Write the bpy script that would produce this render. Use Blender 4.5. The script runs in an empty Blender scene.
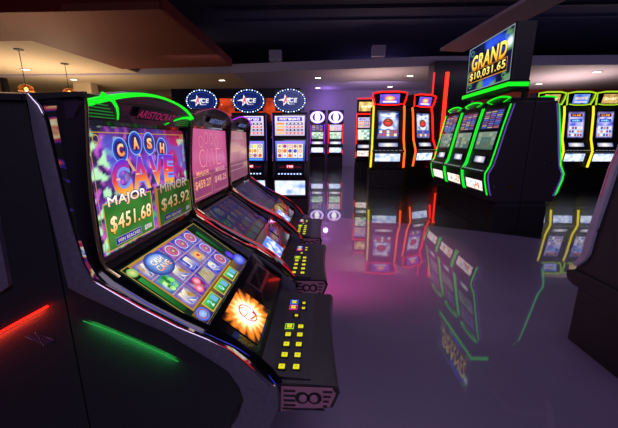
import bpy, bmesh, math, random
from mathutils import Vector, Matrix, noise
random.seed(7)
R = math.radians
sc = bpy.context.scene
col = sc.collection
sc.view_settings.view_transform = 'Standard'
sc.view_settings.look = 'None'
sc.view_settings.exposure = 0.0
sc.view_settings.gamma = 1.0
sc.view_settings.use_curve_mapping = False

# ------------------------------------------------------------------ colours
def lin(h):
    h = h.lstrip('#')
    r = []
    for i in (0, 2, 4):
        v = int(h[i:i+2], 16) / 255
        r.append(v / 12.92 if v <= .04045 else ((v + .055) / 1.055) ** 2.4)
    return tuple(r)

# ------------------------------------------------------------------ materials
def mat(name, color, rough=.5, metal=0, spec=.5, coat=0, coat_rough=.03, noise_amt=.08, noise_scale=20, emit=None, strength=0, bump=0):
    m = bpy.data.materials.new(name); m.use_nodes = True
    nt = m.node_tree; b = nt.nodes['Principled BSDF']
    c = lin(color) if isinstance(color, str) else color
    tc = nt.nodes.new('ShaderNodeTexCoord')
    nz = nt.nodes.new('ShaderNodeTexNoise'); nz.inputs['Scale'].default_value = noise_scale; nz.inputs['Detail'].default_value = 4
    nt.links.new(tc.outputs['Object'], nz.inputs['Vector'])
    rp = nt.nodes.new('ShaderNodeValToRGB')
    rp.color_ramp.elements[0].position = .3; rp.color_ramp.elements[1].position = .7
    rp.color_ramp.elements[0].color = (*[x * (1 - noise_amt) for x in c], 1)
    rp.color_ramp.elements[1].color = (*[min(1, x * (1 + noise_amt)) for x in c], 1)
    nt.links.new(nz.outputs['Fac'], rp.inputs['Fac'])
    nt.links.new(rp.outputs['Color'], b.inputs['Base Color'])
    b.inputs['Roughness'].default_value = rough
    b.inputs['Metallic'].default_value = metal
    b.inputs['Specular IOR Level'].default_value = spec
    b.inputs['Coat Weight'].default_value = coat
    b.inputs['Coat Roughness'].default_value = coat_rough
    if emit:
        b.inputs['Emission Color'].default_value = (*lin(emit), 1) if isinstance(emit, str) else (*emit, 1)
        b.inputs['Emission Strength'].default_value = strength
    if bump:
        bp = nt.nodes.new('ShaderNodeBump'); bp.inputs['Strength'].default_value = bump; bp.inputs['Distance'].default_value = .002
        n2 = nt.nodes.new('ShaderNodeTexNoise'); n2.inputs['Scale'].default_value = noise_scale * 12
        nt.links.new(tc.outputs['Object'], n2.inputs['Vector'])
        nt.links.new(n2.outputs['Fac'], bp.inputs['Height']); nt.links.new(bp.outputs['Normal'], b.inputs['Normal'])
    return m

def screen_mat(name, strength, rough=.15):
    m = bpy.data.materials.new(name); m.use_nodes = True
    nt = m.node_tree; b = nt.nodes['Principled BSDF']
    b.inputs['Base Color'].default_value = (.01, .01, .012, 1)
    b.inputs['Roughness'].default_value = rough
    b.inputs['Specular IOR Level'].default_value = .3
    a = nt.nodes.new('ShaderNodeAttribute'); a.attribute_name = 'Col'
    nt.links.new(a.outputs['Color'], b.inputs['Emission Color'])
    b.inputs['Emission Strength'].default_value = strength
    return m

def neon(name, color, s):
    return mat(name, (.02, .02, .02), .4, emit=color, strength=s)

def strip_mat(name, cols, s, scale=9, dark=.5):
    """glowing noise pattern standing in for reflections along the gloss trim"""
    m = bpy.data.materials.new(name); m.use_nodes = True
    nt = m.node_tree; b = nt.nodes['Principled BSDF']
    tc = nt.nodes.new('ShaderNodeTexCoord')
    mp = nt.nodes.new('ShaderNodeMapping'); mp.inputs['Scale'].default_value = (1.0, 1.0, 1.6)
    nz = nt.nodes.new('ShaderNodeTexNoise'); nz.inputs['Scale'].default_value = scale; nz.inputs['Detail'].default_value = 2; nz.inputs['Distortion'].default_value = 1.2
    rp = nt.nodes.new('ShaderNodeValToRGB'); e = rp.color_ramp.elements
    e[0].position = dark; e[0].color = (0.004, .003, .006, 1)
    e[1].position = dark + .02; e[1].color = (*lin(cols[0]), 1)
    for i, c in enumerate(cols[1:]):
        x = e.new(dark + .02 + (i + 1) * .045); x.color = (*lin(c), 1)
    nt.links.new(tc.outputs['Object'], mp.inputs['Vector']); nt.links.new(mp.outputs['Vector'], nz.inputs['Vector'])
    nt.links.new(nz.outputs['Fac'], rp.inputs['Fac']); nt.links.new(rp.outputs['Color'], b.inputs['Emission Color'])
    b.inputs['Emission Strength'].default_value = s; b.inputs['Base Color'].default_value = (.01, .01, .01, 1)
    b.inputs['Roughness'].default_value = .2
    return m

M = dict(
    gloss=mat('gloss_black_plastic', '#08070a', .12, spec=.5, coat=1.0, coat_rough=.03),
    black=mat('black_plastic', '#16131c', .5, bump=.2),
    cab=mat('dark_cabinet_laminate', '#18151d', .55, bump=.3),
    cab_l=mat('cabinet_side_laminate', '#1f1a26', .5, bump=.2),
    char=mat('charcoal_textured_paint', '#585266', .42, spec=.6, noise_amt=.15, noise_scale=90, bump=.3),
    silver=mat('silver_purple_trim', '#c4bedc', .35, metal=.1),
    base=mat('pedestal_laminate', '#14121a', .45),
    chrome=mat('chrome', '#c8c8d0', .12, metal=1),
    gold=mat('gold_trim', '#8f7b3a', .25, metal=1),
    deck=mat('deck_satin_black', '#17141c', .4, coat=.3, coat_rough=.2, bump=.15),
    pad=mat('deck_button_field', '#221d2a', .5),
    plate=mat('deck_side_plate', '#a87088', .4),
    header=mat('header_purple', '#30203a', .3, coat=.5),
    nred=neon('red_neon', '#ff1a10', 2.2), norange=neon('orange_neon', '#ff5a14', 2.2),
    ngreen=neon('green_neon', '#05ff22', 1.0), ngreen_b=neon('green_neon_bright', '#08f018', 1.1),
    ngreen_d=neon('green_grille_reflection', '#0a9a22', .55),
    nyellow=neon('yellow_neon', '#ffe628', 1.25), nyg=neon('yellow_green_neon', '#c8ff28', .8),
    npurple=neon('purple_neon', '#c828ff', 1.0), npink=neon('pink_neon', '#d83a90', .5), nlav=neon('lavender_glow', '#7a50d0', .55),
    nledr=neon('red_led', '#ff1408', 5.0), nledg=neon('green_led', '#10c840', .55), nledp=neon('magenta_led', '#ff1878', 3.0),
    led_blue=neon('blue_bulb', '#6a9cff', 2.2), led_white=neon('white_bulb', '#e8f0ff', 2.5),
    s_btn=neon('soft_white_button', '#c8d0e8', .7), s_main=screen_mat('lit_screen', 1.08), s_far=screen_mat('far_lit_screen', 1.3), s_dim=screen_mat('dim_screen', .55),
    btn_y=neon('yellow_button', '#e8e000', 1.0), btn_cap=mat('button_bezel', '#0c0c0e', .3),
    ring_b=neon('blue_ring', '#2860ff', 1.3), ring_m=neon('magenta_ring', '#ff20b0', 1.1), ring_g=neon('green_ring', '#b0ff20', .8),
    bulb=neon('warm_bulb', '#ffd9a0', 9), down=neon('downlight_lens', '#ffe8c8', 6),
)
M['edge'] = mat('champagne_metal_edge', '#d8c890', .22, metal=1)
M['oval_blue'] = mat('oval_housing_blue', '#0a0c30', .35)
M['smokeglass'] = mat('amber_glass', '#c09060', .05, spec=.6)
gp = M['smokeglass'].node_tree.nodes['Principled BSDF']; gp.inputs['Transmission Weight'].default_value = .95; gp.inputs['IOR'].default_value = 1.1
M['reflect_multi'] = strip_mat('multicolour_trim_reflection', ['#2a2080', '#c03048', '#e8d8a0', '#ffffff', '#4060d0'], .5, 14, .53)
M['reflect_red'] = strip_mat('red_trim_reflection', ['#5a0a14', '#c01828', '#f04038', '#ffd8c8', '#d02030'], .8, 9, .47)
M['line_red'] = neon('red_reflection_line', '#e01820', .8); M['line_white'] = neon('white_reflection_line', '#ffd8c8', .9); M['line_blue'] = neon('blue_reflection_line', '#2430c8', .6)  # emissive colours for streaks reflected in the rims
M['reflect_blue'] = strip_mat('blue_violet_trim_reflection', ['#101060', '#2a3ad0', '#a02050', '#c02040', '#d0d0ff'], .7, 10, .48)

# ------------------------------------------------------------------ mesh helpers
class MB:
    def __init__(s): s.v = []; s.f = []; s.mi = []
    def add(s, vs, fs, mi=0):
        n = len(s.v); s.v += [tuple(v) for v in vs]; s.f += [tuple(n + i for i in f) for f in fs]; s.mi += [mi] * len(fs)
    def box(s, x0, y0, z0, x1, y1, z1, mi=0):
        vs = [(x0,y0,z0),(x1,y0,z0),(x1,y1,z0),(x0,y1,z0),(x0,y0,z1),(x1,y0,z1),(x1,y1,z1),(x0,y1,z1)]
        s.add(vs, [(0,3,2,1),(4,5,6,7),(0,1,5,4),(1,2,6,5),(2,3,7,6),(3,0,4,7)], mi)
    def loft(s, secs, closed=True, caps=True, mi=0):
        n = len(secs[0]); vs = [p for q in secs for p in q]; fs = []
        for i in range(len(secs) - 1):
            for j in range(n if closed else n - 1):
                k = (j + 1) % n
                fs.append((i*n+j, i*n+k, (i+1)*n+k, (i+1)*n+j))
        if caps and closed:
            fs.append(tuple(range(n))[::-1]); fs.append(tuple((len(secs)-1)*n + i for i in range(n)))
        s.add(vs, fs, mi)
    def prism(s, prof, a0, a1, axis='y', mi=0):
        def P(p, a):
            return (p[0], a, p[1]) if axis == 'y' else ((a, p[0], p[1]) if axis == 'x' else (p[0], p[1], a))
        s.loft([[P(p, a0) for p in prof], [P(p, a1) for p in prof]], mi=mi)
    def tube(s, pts, r, n=8, mi=0, closed=False):
        pts = [Vector(p) for p in pts]; secs = []
        for i, p in enumerate(pts):
            a = pts[i-1] if i or closed else p; b = pts[(i+1) % len(pts)] if (i < len(pts)-1 or closed) else p
            t = (b - a).normalized()
            u = t.cross(Vector((0.31, .17, 1)).normalized()).normalized(); w = t.cross(u)
            rr = r[i] if isinstance(r, (list, tuple)) else r
            secs.append([p + (u*math.cos(k*2*math.pi/n) + w*math.sin(k*2*math.pi/n)) * rr for k in range(n)])
        if closed: secs.append(secs[0])
        s.loft(secs, caps=not closed, mi=mi)
    def lathe(s, prof, c, n=24, axis='z', mi=0, sx=1, sy=1):
        secs = []
        for r, h in prof:
            q = []
            for k in range(n):
                a = k * 2 * math.pi / n; x = r*math.cos(a)*sx; y = r*math.sin(a)*sy
                q.append({'z': (c[0]+x, c[1]+y, c[2]+h), 'y': (c[0]+x, c[1]+h, c[2]+y), 'x': (c[0]+h, c[1]+x, c[2]+y)}[axis])
            secs.append(q)
        s.loft(secs, mi=mi)
    def build(s, name, m, parent=None, smooth=False, bevel=0, loc=None):
        me = bpy.data.meshes.new(name)
        off = Vector(loc) if loc else Vector((0,0,0))
        me.from_pydata([tuple(Vector(v) - off) for v in s.v], [], s.f)
        ms = m if isinstance(m, (list, tuple)) else [m]
        for x in ms: me.materials.append(x)
        me.polygons.foreach_set('material_index', s.mi)
        bm = bmesh.new(); bm.from_mesh(me); bmesh.ops.recalc_face_normals(bm, faces=bm.faces); bm.to_mesh(me); bm.free()
        if smooth:
            me.polygons.foreach_set('use_smooth', [True]*len(me.polygons))
            me.set_sharp_from_angle(angle=R(40))
        me.update()
        o = bpy.data.objects.new(name, me); col.objects.link(o)
        if loc: o.location = loc
        if parent: o.parent = parent
        if bevel:
            bv = o.modifiers.new('bevel', 'BEVEL'); bv.width = bevel; bv.segments = 2; bv.limit_method = 'ANGLE'; bv.angle_limit = R(35)
        return o

def tag(o, label, cat, group=None):
    o['label'] = label; o['category'] = cat
    if group: o['group'] = group
    return o
def struct(o): o['kind'] = 'structure'; return o
def empty(name, loc, rz=0, label=None, cat=None, group=None):
    o = bpy.data.objects.new(name, None); col.objects.link(o); o.location = loc; o.rotation_euler = (0, 0, rz)
    o.empty_display_size = .1
    if label: tag(o, label, cat, group)
    return o
def kids(o): return [c for c in bpy.data.objects if c.parent == o]
def copy_tree(o, parent=None, skip=()):
    c = o.copy(); col.objects.link(c)
    if parent: c.parent = parent
    for ch in kids(o):
        if ch.name.split('.')[0] not in skip: copy_tree(ch, c, skip)
    return c

_txt = {}
def text_mesh(s, bold):
    k = (s, bold)
    if k in _txt: return _txt[k]
    cu = bpy.data.curves.new('t', 'FONT'); cu.body = s; cu.offset = bold; cu.resolution_u = 3; cu.fill_mode = 'FRONT'
    cu.space_character = 1.05 + bold*1.5
    ob = bpy.data.objects.new('t', cu); col.objects.link(ob)
    dg = bpy.context.evaluated_depsgraph_get(); me = ob.evaluated_get(dg).to_mesh()
    bm = bmesh.new(); bm.from_mesh(me)
    if bold > .0001 and len(s) <= 5:
        for q in (.12, .26, .36, .46, .58): bmesh.ops.bisect_plane(bm, geom=bm.verts[:]+bm.edges[:]+bm.faces[:], plane_co=(0, q, 0), plane_no=(0, 1, 0))
    me = bpy.data.meshes.new('tmp_text'); bm.to_mesh(me); bm.free()
    vs = [(v.co.x, v.co.y) for v in me.vertices]; fs = [tuple(p.vertices) for p in me.polygons]
    bpy.data.objects.remove(ob); bpy.data.curves.remove(cu)
    xs = [v[0] for v in vs]; ys = [v[1] for v in vs]
    _txt[k] = (vs, fs, min(xs), max(xs), min(ys), max(ys)); return _txt[k]

class Art:
    """flat picture content of a lit display, one mesh with a colour per corner"""
    def __init__(s, w, h, dz=.0006): s.cm = None; s.w = w; s.h = h; s.l = 0; s.dz = dz; s.v = []; s.f = []; s.c = []
    def up(s): s.l += 1
    def face(s, pts, cols):
        n = len(s.v); s.v += [(p[0], p[1], s.l * s.dz) for p in pts]; s.f.append(tuple(range(n, n+len(pts)))); s.c += cols
    def C(s, c): return lin(c) if isinstance(c, str) else c
    def rect(s, x0, y0, x1, y1, c, c2=None):
        a = s.C(c); b = s.C(c2) if c2 else a
        s.face([(x0,y0),(x1,y0),(x1,y1),(x0,y1)], [a, a, b, b])
    def frame(s, x0, y0, x1, y1, t, c):
        s.rect(x0,y0,x1,y0+t,c); s.rect(x0,y1-t,x1,y1,c); s.rect(x0,y0+t,x0+t,y1-t,c); s.rect(x1-t,y0+t,x1,y1-t,c)
    def poly(s, pts, c): s.face(pts, [s.C(c)]*len(pts))
    def ell(s, cx, cy, rx, ry, c, cin=None, n=18):
        a = s.C(c); b = s.C(cin) if cin else a
        for k in range(n):
            t0 = k*2*math.pi/n; t1 = (k+1)*2*math.pi/n
            s.face([(cx,cy),(cx+rx*math.cos(t0),cy+ry*math.sin(t0)),(cx+rx*math.cos(t1),cy+ry*math.sin(t1))], [b,a,a])
    def ring(s, cx, cy, rx, ry, t, c, n=24):
        a = s.C(c)
        for k in range(n):
            t0 = k*2*math.pi/n; t1 = (k+1)*2*math.pi/n; q = lambda r1, r2, t: (cx+r1*math.cos(t), cy+r2*math.sin(t))
            s.face([q(rx,ry,t0),q(rx,ry,t1),q(rx-t,ry-t,t1),q(rx-t,ry-t,t0)], [a]*4)
    def grid(s, nx, ny, fn, x0=0, y0=0, x1=None, y1=None):
        x1 = s.w if x1 is None else x1; y1 = s.h if y1 is None else y1
        q = [[fn(i/nx, j/ny) for i in range(nx+1)] for j in range(ny+1)]
        for j in range(ny):
            for i in range(nx):
                X = lambda i: x0+(x1-x0)*i/nx; Y = lambda j: y0+(y1-y0)*j/ny
                s.face([(X(i),Y(j)),(X(i+1),Y(j)),(X(i+1),Y(j+1)),(X(i),Y(j+1))], [q[j][i],q[j][i+1],q[j+1][i+1],q[j+1][i]])
    def text(s, t, cx, cy, h, w=None, c='#ffffff', c2=None, bold=.01, rot=0, shear=0, outline=None, ob=.06, cm=None):
        s.cm = None
        if outline:
            s._t(t, cx, cy, h*(1+ob*.6), (w*(1+ob*.15) if w else None), outline, None, bold+ob, rot, shear); s.up()
        s.cm = s.C(cm) if cm else None
        s._t(t, cx, cy, h, w, c, c2, bold, rot, shear)
    def heavy(s, t, cx, cy, h, w, c, c2, oc, ow, fw, shear=.0):
        s.cm = None
        for k in range(8):
            a = k*math.pi/4; s._t(t, cx+ow*math.cos(a), cy+ow*math.sin(a), h, w, oc, None, 0, 0, shear)
        s.up()
        for k in range(4):
            a = k*math.pi/2+.4; s._t(t, cx+fw*math.cos(a), cy+fw*math.sin(a), h, w, c, c2, 0, 0, shear)
    def _t(s, t, cx, cy, h, w, c, c2, bold, rot, shear):
        vs, fs, a, b, lo, hi = text_mesh(t, bold)
        k = h/(hi-lo); kx = (w/(b-a)) if w else k
        c0 = s.C(c); c1 = s.C(c2) if c2 else c0; cr, sr = math.cos(rot), math.sin(rot)
        P = []; K = []
        for x, y in vs:
            f = (y-lo)/(hi-lo); X = (x-(a+b)/2)*kx; Y = (y-(lo+hi)/2)*k; X += shear*Y
            P.append((cx+X*cr-Y*sr, cy+X*sr+Y*cr)); K.append(mix(c0, c1, f) if s.cm is None else (mix(c0, s.cm, f*2) if f < .5 else mix(s.cm, c1, f*2-1)))
        for f in fs: s.face([P[i] for i in f], [K[i] for i in f])
    def glyphs(s, n, cx, cy, h, w, c, seed=1):
        q = random.Random(seed); a = s.C(c); step = w/n
        for i in range(n):
            x = cx-w/2+step*i; hh = h*q.uniform(.75, 1)
            s.rect(x+step*.1, cy-hh/2, x+step*.35, cy+hh/2, a); s.rect(x+step*.35, cy-hh/2 if q.random() < .5 else cy+hh/2-h*.25, x+step*.85, (cy-hh/2 if q.random() < .5 else cy+hh/2-h*.25)+h*.22, a)
            if q.random() < .6: s.rect(x+step*.62, cy-hh/2, x+step*.85, cy+hh/2, a)
    def build(s, name, org, U, V, m, parent=None, off=(0,0,0), back=.006):
        """org lower-left corner, U right, V up; a thin glass slab carries the picture"""
        U = Vector(U).normalized(); V = Vector(V).normalized(); N = U.cross(V); O = Vector(org) - Vector(off)
        n = len(s.v); vs = [O + U*x + V*y + N*z for x, y, z in s.v]; fs = list(s.f); cs = list(s.c)
        b = [O + U*x + V*y + N*z for z in (-back, -.0004) for x, y in ((0,0),(s.w,0),(s.w,s.h),(0,s.h))]
        vs += b; bf = [(0,3,2,1),(4,5,6,7),(0,1,5,4),(1,2,6,5),(2,3,7,6),(3,0,4,7)]
        for f in bf: fs.append(tuple(n+i for i in f)); cs += [(0,0,0)]*4
        me = bpy.data.meshes.new(name); me.from_pydata(vs, [], fs); me.materials.append(m)
        at = me.color_attributes.new('Col', 'FLOAT_COLOR', 'CORNER')
        flat = []
        for c in cs: flat += [c[0], c[1], c[2], 1.0]
        at.data.foreach_set('color', flat); me.update()
        o = bpy.data.objects.new(name, me); col.objects.link(o)
        if parent: o.parent = parent
        return o

def mix(a, b, t): t = max(0, min(1, t)); return tuple(a[i]*(1-t)+b[i]*t for i in range(3))
def sm(a, b, x): t = max(0, min(1, (x-a)/(b-a))); return t*t*(3-2*t)

# ================================================================== SCREEN ARTWORK
def art_cave():
    w, h = .476, .285; A = Art(w, h, .0005)
    P = [lin(x) for x in ('#2c1a4a', '#7a2ab0', '#b8f0c0', '#b01850', '#3a58c8', '#101018', '#d060e0', '#4fae6a')]
    def bg(u, v):
        n1 = noise.noise((u*9, v*6, 1.3))*.5+.5; n2 = noise.noise((u*26, v*17, 5))*.6+.5; n3 = noise.noise((u*17+3, v*12, 9))*.6+.5
        c = mix(P[0], P[1], sm(.35, .6, n1)); c = mix(c, P[6], sm(.55, .7, n2)*.8)
        c = mix(c, P[3], sm(.55, .9, u)*sm(.2, .8, v)*.95)
        c = mix(c, P[2], sm(.54, .62, n3)*(1-sm(.12, .3, u)) + .8*sm(.6, .68, n3)*sm(.8, .95, u))
        c = mix(c, P[4], sm(.62, .7, n1)*.7); c = mix(c, P[7], (1-sm(.1, .45, v))*(1-sm(.3, .5, n2)))
        c = mix(c, P[5], sm(.86, 1, v)*.6 + sm(.96, 1, u)*.6)
        return c
    A.grid(90, 56, bg); A.up()
    X = lambda u: u*w
    Y = lambda v: v*h
    gold = '#b88a3c'
    A.frame(X(.015), Y(.02), X(.985), Y(.955), .0022, gold)
    for sx in (.06, .94): A.ring(X(sx), Y(.9), .011, .011, .003, gold, 14); A.ring(X(sx), Y(.86), .006, .006, .002, gold, 10)
    # rays / poles fanning up from the title
    for cx, cy, bx in ((.23,.83,.33),(.37,.88,.42),(.50,.87,.5),(.66,.83,.6)):
        A.poly([(X(bx-.012),Y(.62)),(X(bx+.012),Y(.62)),(X(cx+.01),Y(cy)),(X(cx-.01),Y(cy))], '#e0a070')
    A.up()
    for (cx, cy), ch in zip(((.225,.81),(.365,.865),(.505,.86),(.65,.81)), 'CASH'):
        A.ell(X(cx), Y(cy), .031, .031, '#1a2ca0', '#3a6cf0', 22); A.up()
        A.ring(X(cx), Y(cy), .031, .031, .003, '#8ab0ff', 22); A.ell(X(cx)-.001, Y(cy)+.001, .021, .021, '#1c1450', '#48207a', 18); A.up()
        A.text(ch, X(cx), Y(cy), .03, .026, '#ff8a30', '#ffe0a0', .04, rot=(.45-cx)*.6, outline='#c02020', ob=.05); A.l -= 3
    A.l += 5
    for i, (ch, cx, cy, hh, ww, rot) in enumerate((('C',.20,.575,.088,.075,.1),('A',.375,.59,.088,.085,0),('V',.545,.59,.088,.08,0),('E',.70,.58,.088,.065,-.08))):
        A.text(ch, X(cx), Y(cy), hh, ww, '#ffc040', '#4a28d0', .03, rot, outline='#7890f0', ob=.05, cm='#e02838'); A.up()
        A.rect(X(cx)-ww*.3, Y(cy)-.002, X(cx)-ww*.1, Y(cy)+.002, '#ffb0a0')
        A.l -= 1
    A.l += 3
    def panel(x0, x1, name, money, dim, plate, pl2):
        k = .42 if dim else 1
        cc = lambda q: tuple(v*k for v in lin(q))
        A.grid(12, 6, lambda u, v: mix(cc('#0c3a14'), cc('#4c9a3c'), .5+.5*noise.noise((u*3, v*2, 4+x0))), X(x0), Y(.03), X(x1), Y(.40)); A.up()
        A.frame(X(x0), Y(.02), X(x1), Y(.41), .0025, cc('#d8a040')); A.up()
        cx = (x0+x1)/2
        A.heavy(name, X(cx-.01), Y(.405), .028, X((x1-x0)*.78), cc('#f0b050'), cc('#ffffff'), cc('#182068'), .0026, .0010); A.up()
        A.heavy(money, X(cx), Y(.225), .040, X((x1-x0)*.86), cc('#f0a020'), cc('#fff8c8'), cc('#402000'), .0028, .0012, .12); A.up()
        A.rect(X(x0+.05), Y(.05), X(cx+.06), Y(.115), cc('#1c2aa0')); A.frame(X(x0+.05), Y(.05), X(cx+.06), Y(.115), .0012, cc('#e0c040')); A.up()
        A.text('WIN REACHES', X((x0+.05+cx+.06)/2), Y(.082), .009, X(cx+.06-x0-.05)*.88, cc('#e8d880'), None, .01)
        A.text(pl2, X(x1-.08), Y(.085), .014, None, cc('#f8f0d0'), None, .02, outline=cc('#1c2aa0'), ob=.05)
    panel(.02, .44, 'MAJOR', '$451.68', False, 0, '$500')
    panel(.49, .97, 'MINOR', '$43.92', True, 0, '$50')
    A.up(); A.poly([(X(.45),Y(.02)),(X(.475),Y(.02)),(X(.485),Y(.42)),(X(.45),Y(.44))], '#b06838')
    return A

def art_reels(fade=0):
    w, h = .440, .250; A = Art(w, h, .0005); A.cm = None
    k = 1-fade; cc = lambda q: mix(lin(q), lin('#241c48'), fade)
    A.grid(30, 16, lambda u, v: mix(cc('#040c14'), cc('#1c3a1c'), .4+.6*noise.noise((u*8, v*5, 2)))); A.up()
    A.frame(.006, .006, w-.006, h-.006, .002, cc('#c09840'))
    x0, x1, y0, y1 = .036, .362, .056, .238          # y counts up the screen, top edge at h
    A.rect(x0-.004, y0-.004, x1+.004, y1+.004, cc('#b08030')); A.up()
    rnd = random.Random(3)
    tiles = [['#b89040','A'],['#2a3ab8','blob'],['#c0304a','lion'],['#3048c0','lion'],['#3a50d0','lion'],
             ['#50b048','jungle'],['#b08838','K'],['#2838b0','J'],['#c0a050','coin'],['#3a58d8','lion'],
             ['#b08838','K'],['#8a1838','dice'],['#5a4818','zebra'],['#3a50c8','Q'],['#3048c0','lion']]
    cw = (x1-x0)/5; ch = (y1-y0)/3
    for i, (c, t) in enumerate(tiles):
        cx = x0+cw*(i % 5+.5); cy = y1-ch*(i//5+.5); a = cw*.47; b = ch*.46
        A.grid(9, 7, lambda u, v: mix(mix(cc(c), cc('#f0e8ff'), .15+.9*noise.noise((u*3+i, v*3, i))), cc('#2030c0'), sm(.55, .9, max(abs(u-.5), abs(v-.5))*2)*.8), cx-a, cy-b, cx+a, cy+b); A.up()
        if t in 'AKJQ': A.text(t, cx, cy, b*1.5, a*1.2, cc('#3858c8'), cc('#fff0c0'), .05, outline=cc('#fffbe8'), ob=.05)
        elif t == 'lion':
            A.ell(cx, cy, a*.85, b*.85, cc('#6a1a90' if i % 2 else '#a01840'), cc('#f090c0'), 14); A.up(); A.ring(cx, cy, a*.8, b*.8, .003, cc('#c8d8ff'), 14); A.ell(cx+.003, cy-.002, a*.4, b*.35, cc('#401050'), cc('#f8c0a0'), 10)
        elif t == 'dice':
            for q in (-1, 1):
                A.ell(cx+q*a*.35, cy+q*b*.35, a*.5, b*.5, cc('#e83060'), cc('#ffd0d8'), 10)
        elif t == 'zebra':
            for q in range(6): A.poly([(cx-a+q*a*.33, cy-b*.8), (cx-a+q*a*.33+.004, cy-b*.8), (cx-a*.5+q*a*.33+.004, cy+b*.8), (cx-a*.5+q*a*.33, cy+b*.8)], cc('#e8d890'))
        elif t == 'jungle':
            for q in range(9): A.ell(cx+rnd.uniform(-.7,.7)*a, cy+rnd.uniform(-.7,.7)*b, a*.25, b*.3, cc(rnd.choice(['#80e860','#2a80d0','#c8ff90','#208030'])), None, 7); A.l += 0
        elif t == 'coin': A.ell(cx, cy, a*.6, b*.6, cc('#e89030'), cc('#fff0a0'), 12); A.up(); A.ell(cx, cy, a*.25, b*.25, cc('#d03030'), None, 8)
        A.l = 3
    A.l = 7
    for i in range(1, 5): A.rect(x0+cw*i-.0015, y0, x0+cw*i+.0015, y1, cc('#5a3ac0'))
    for i in range(1, 3): A.rect(x0, y0+ch*i-.001, x1, y0+ch*i+.001, cc('#a0a0e8'))
    A.up()
    # wild logo over the second column
    cx, cy = .112, h-.050
    A.ell(cx, cy, .052, .040, cc('#102890'), cc('#a0d0ff'), 20); A.up(); A.ell(cx, cy+.014, .036, .018, cc('#5080e0'), cc('#e8f4ff'), 16); A.up()
    A.text('CASH', cx, cy+.010, .018, .050, cc('#fff0b0'), cc('#ffffff'), .04, outline=cc('#1838a0'), ob=.06); A.up()
    A.text('CAVE', cx, cy-.012, .020, .060, cc('#ff9060'), cc('#fff8d0'), .04, outline=cc('#1838a0'), ob=.06); A.up()
    # bottom bar
    A.rect(.008, .008, w-.01, .050, cc('#281a50'), cc('#806018')); A.up()
    for i, bx in enumerate((.10, .19, .28)):
        A.rect(bx-.036, .010, bx+.036, .048, cc('#d0b048')); A.up(); A.rect(bx-.032, .013, bx+.032, .045, cc('#186828'), cc('#58c858')); A.up()
        A.text(('2','0','1')[i], bx-.012, .029, .022, .014, cc('#c8ffff'), cc('#80d0ff'), .03); A.rect(bx+.004, .018, bx+.026, .040, cc('#70b0e8')); A.l -= 2
    A.ell(.035, .030, .024, .020, cc('#3058d8'), cc('#a8d8ff'), 14); A.up(); A.ring(.035, .03, .018, .014, .003, cc('#c03048'), 12)
    A.ell(w-.045, .034, .036, .024, cc('#2838c8'), cc('#98a8ff'), 14); A.up(); A.ell(w-.06, .07, .018, .02, cc('#4028c0'), cc('#7050e8'), 10)
    A.l = 3
    A.rect(.012, .07, .028, h-.05, cc('#0c4818'), cc('#2a9038')); A.rect(w-.060, .095, w-.042, h-.04, cc('#0c3818'), cc('#1c7030'))
    A.ell(.022, h-.028, .016, .014, cc('#68b858'), cc('#e8e090'), 12)
    return A

def art_burst():
    w, h = .165, .112; A = Art(w, h, .0005)
    def bg(u, v):
        x = (u-.5)*1.25; y = v-.5; r = math.hypot(x, y); a = math.atan2(y, x)
        k = .5+.5*math.sin(a*17+3*noise.noise((math.cos(a)*3, math.sin(a)*3, 0))); k2 = .5+.5*noise.noise((math.cos(a)*9, math.sin(a)*9, r*3))
        rr = r*(1.0+.45*k*k2)
        c = mix(lin('#ffffff'), lin('#ffe890'), sm(.28, .40, rr)); c = mix(c, lin('#ff8820'), sm(.40, .56, rr)); c = mix(c, lin('#300804'), sm(.58, .80, rr))
        return mix(tuple(q*1.5 for q in c), c, sm(.3, .5, rr))
    A.grid(48, 36, bg); A.up()
    A.ring(w*.52, h*.5, .028, .032, .0045, '#e87840', 22); A.ring(w*.47, h*.62, .020, .014, .004, '#ffa860', 18)
    A.poly([(w*.58,h*.3),(w*.64,h*.28),(w*.66,h*.4),(w*.60,h*.42)], '#e02a20'); A.poly([(w*.4,h*.36),(w*.62,h*.24),(w*.64,h*.29),(w*.42,h*.4)], '#ff8030')
    return A

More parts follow.
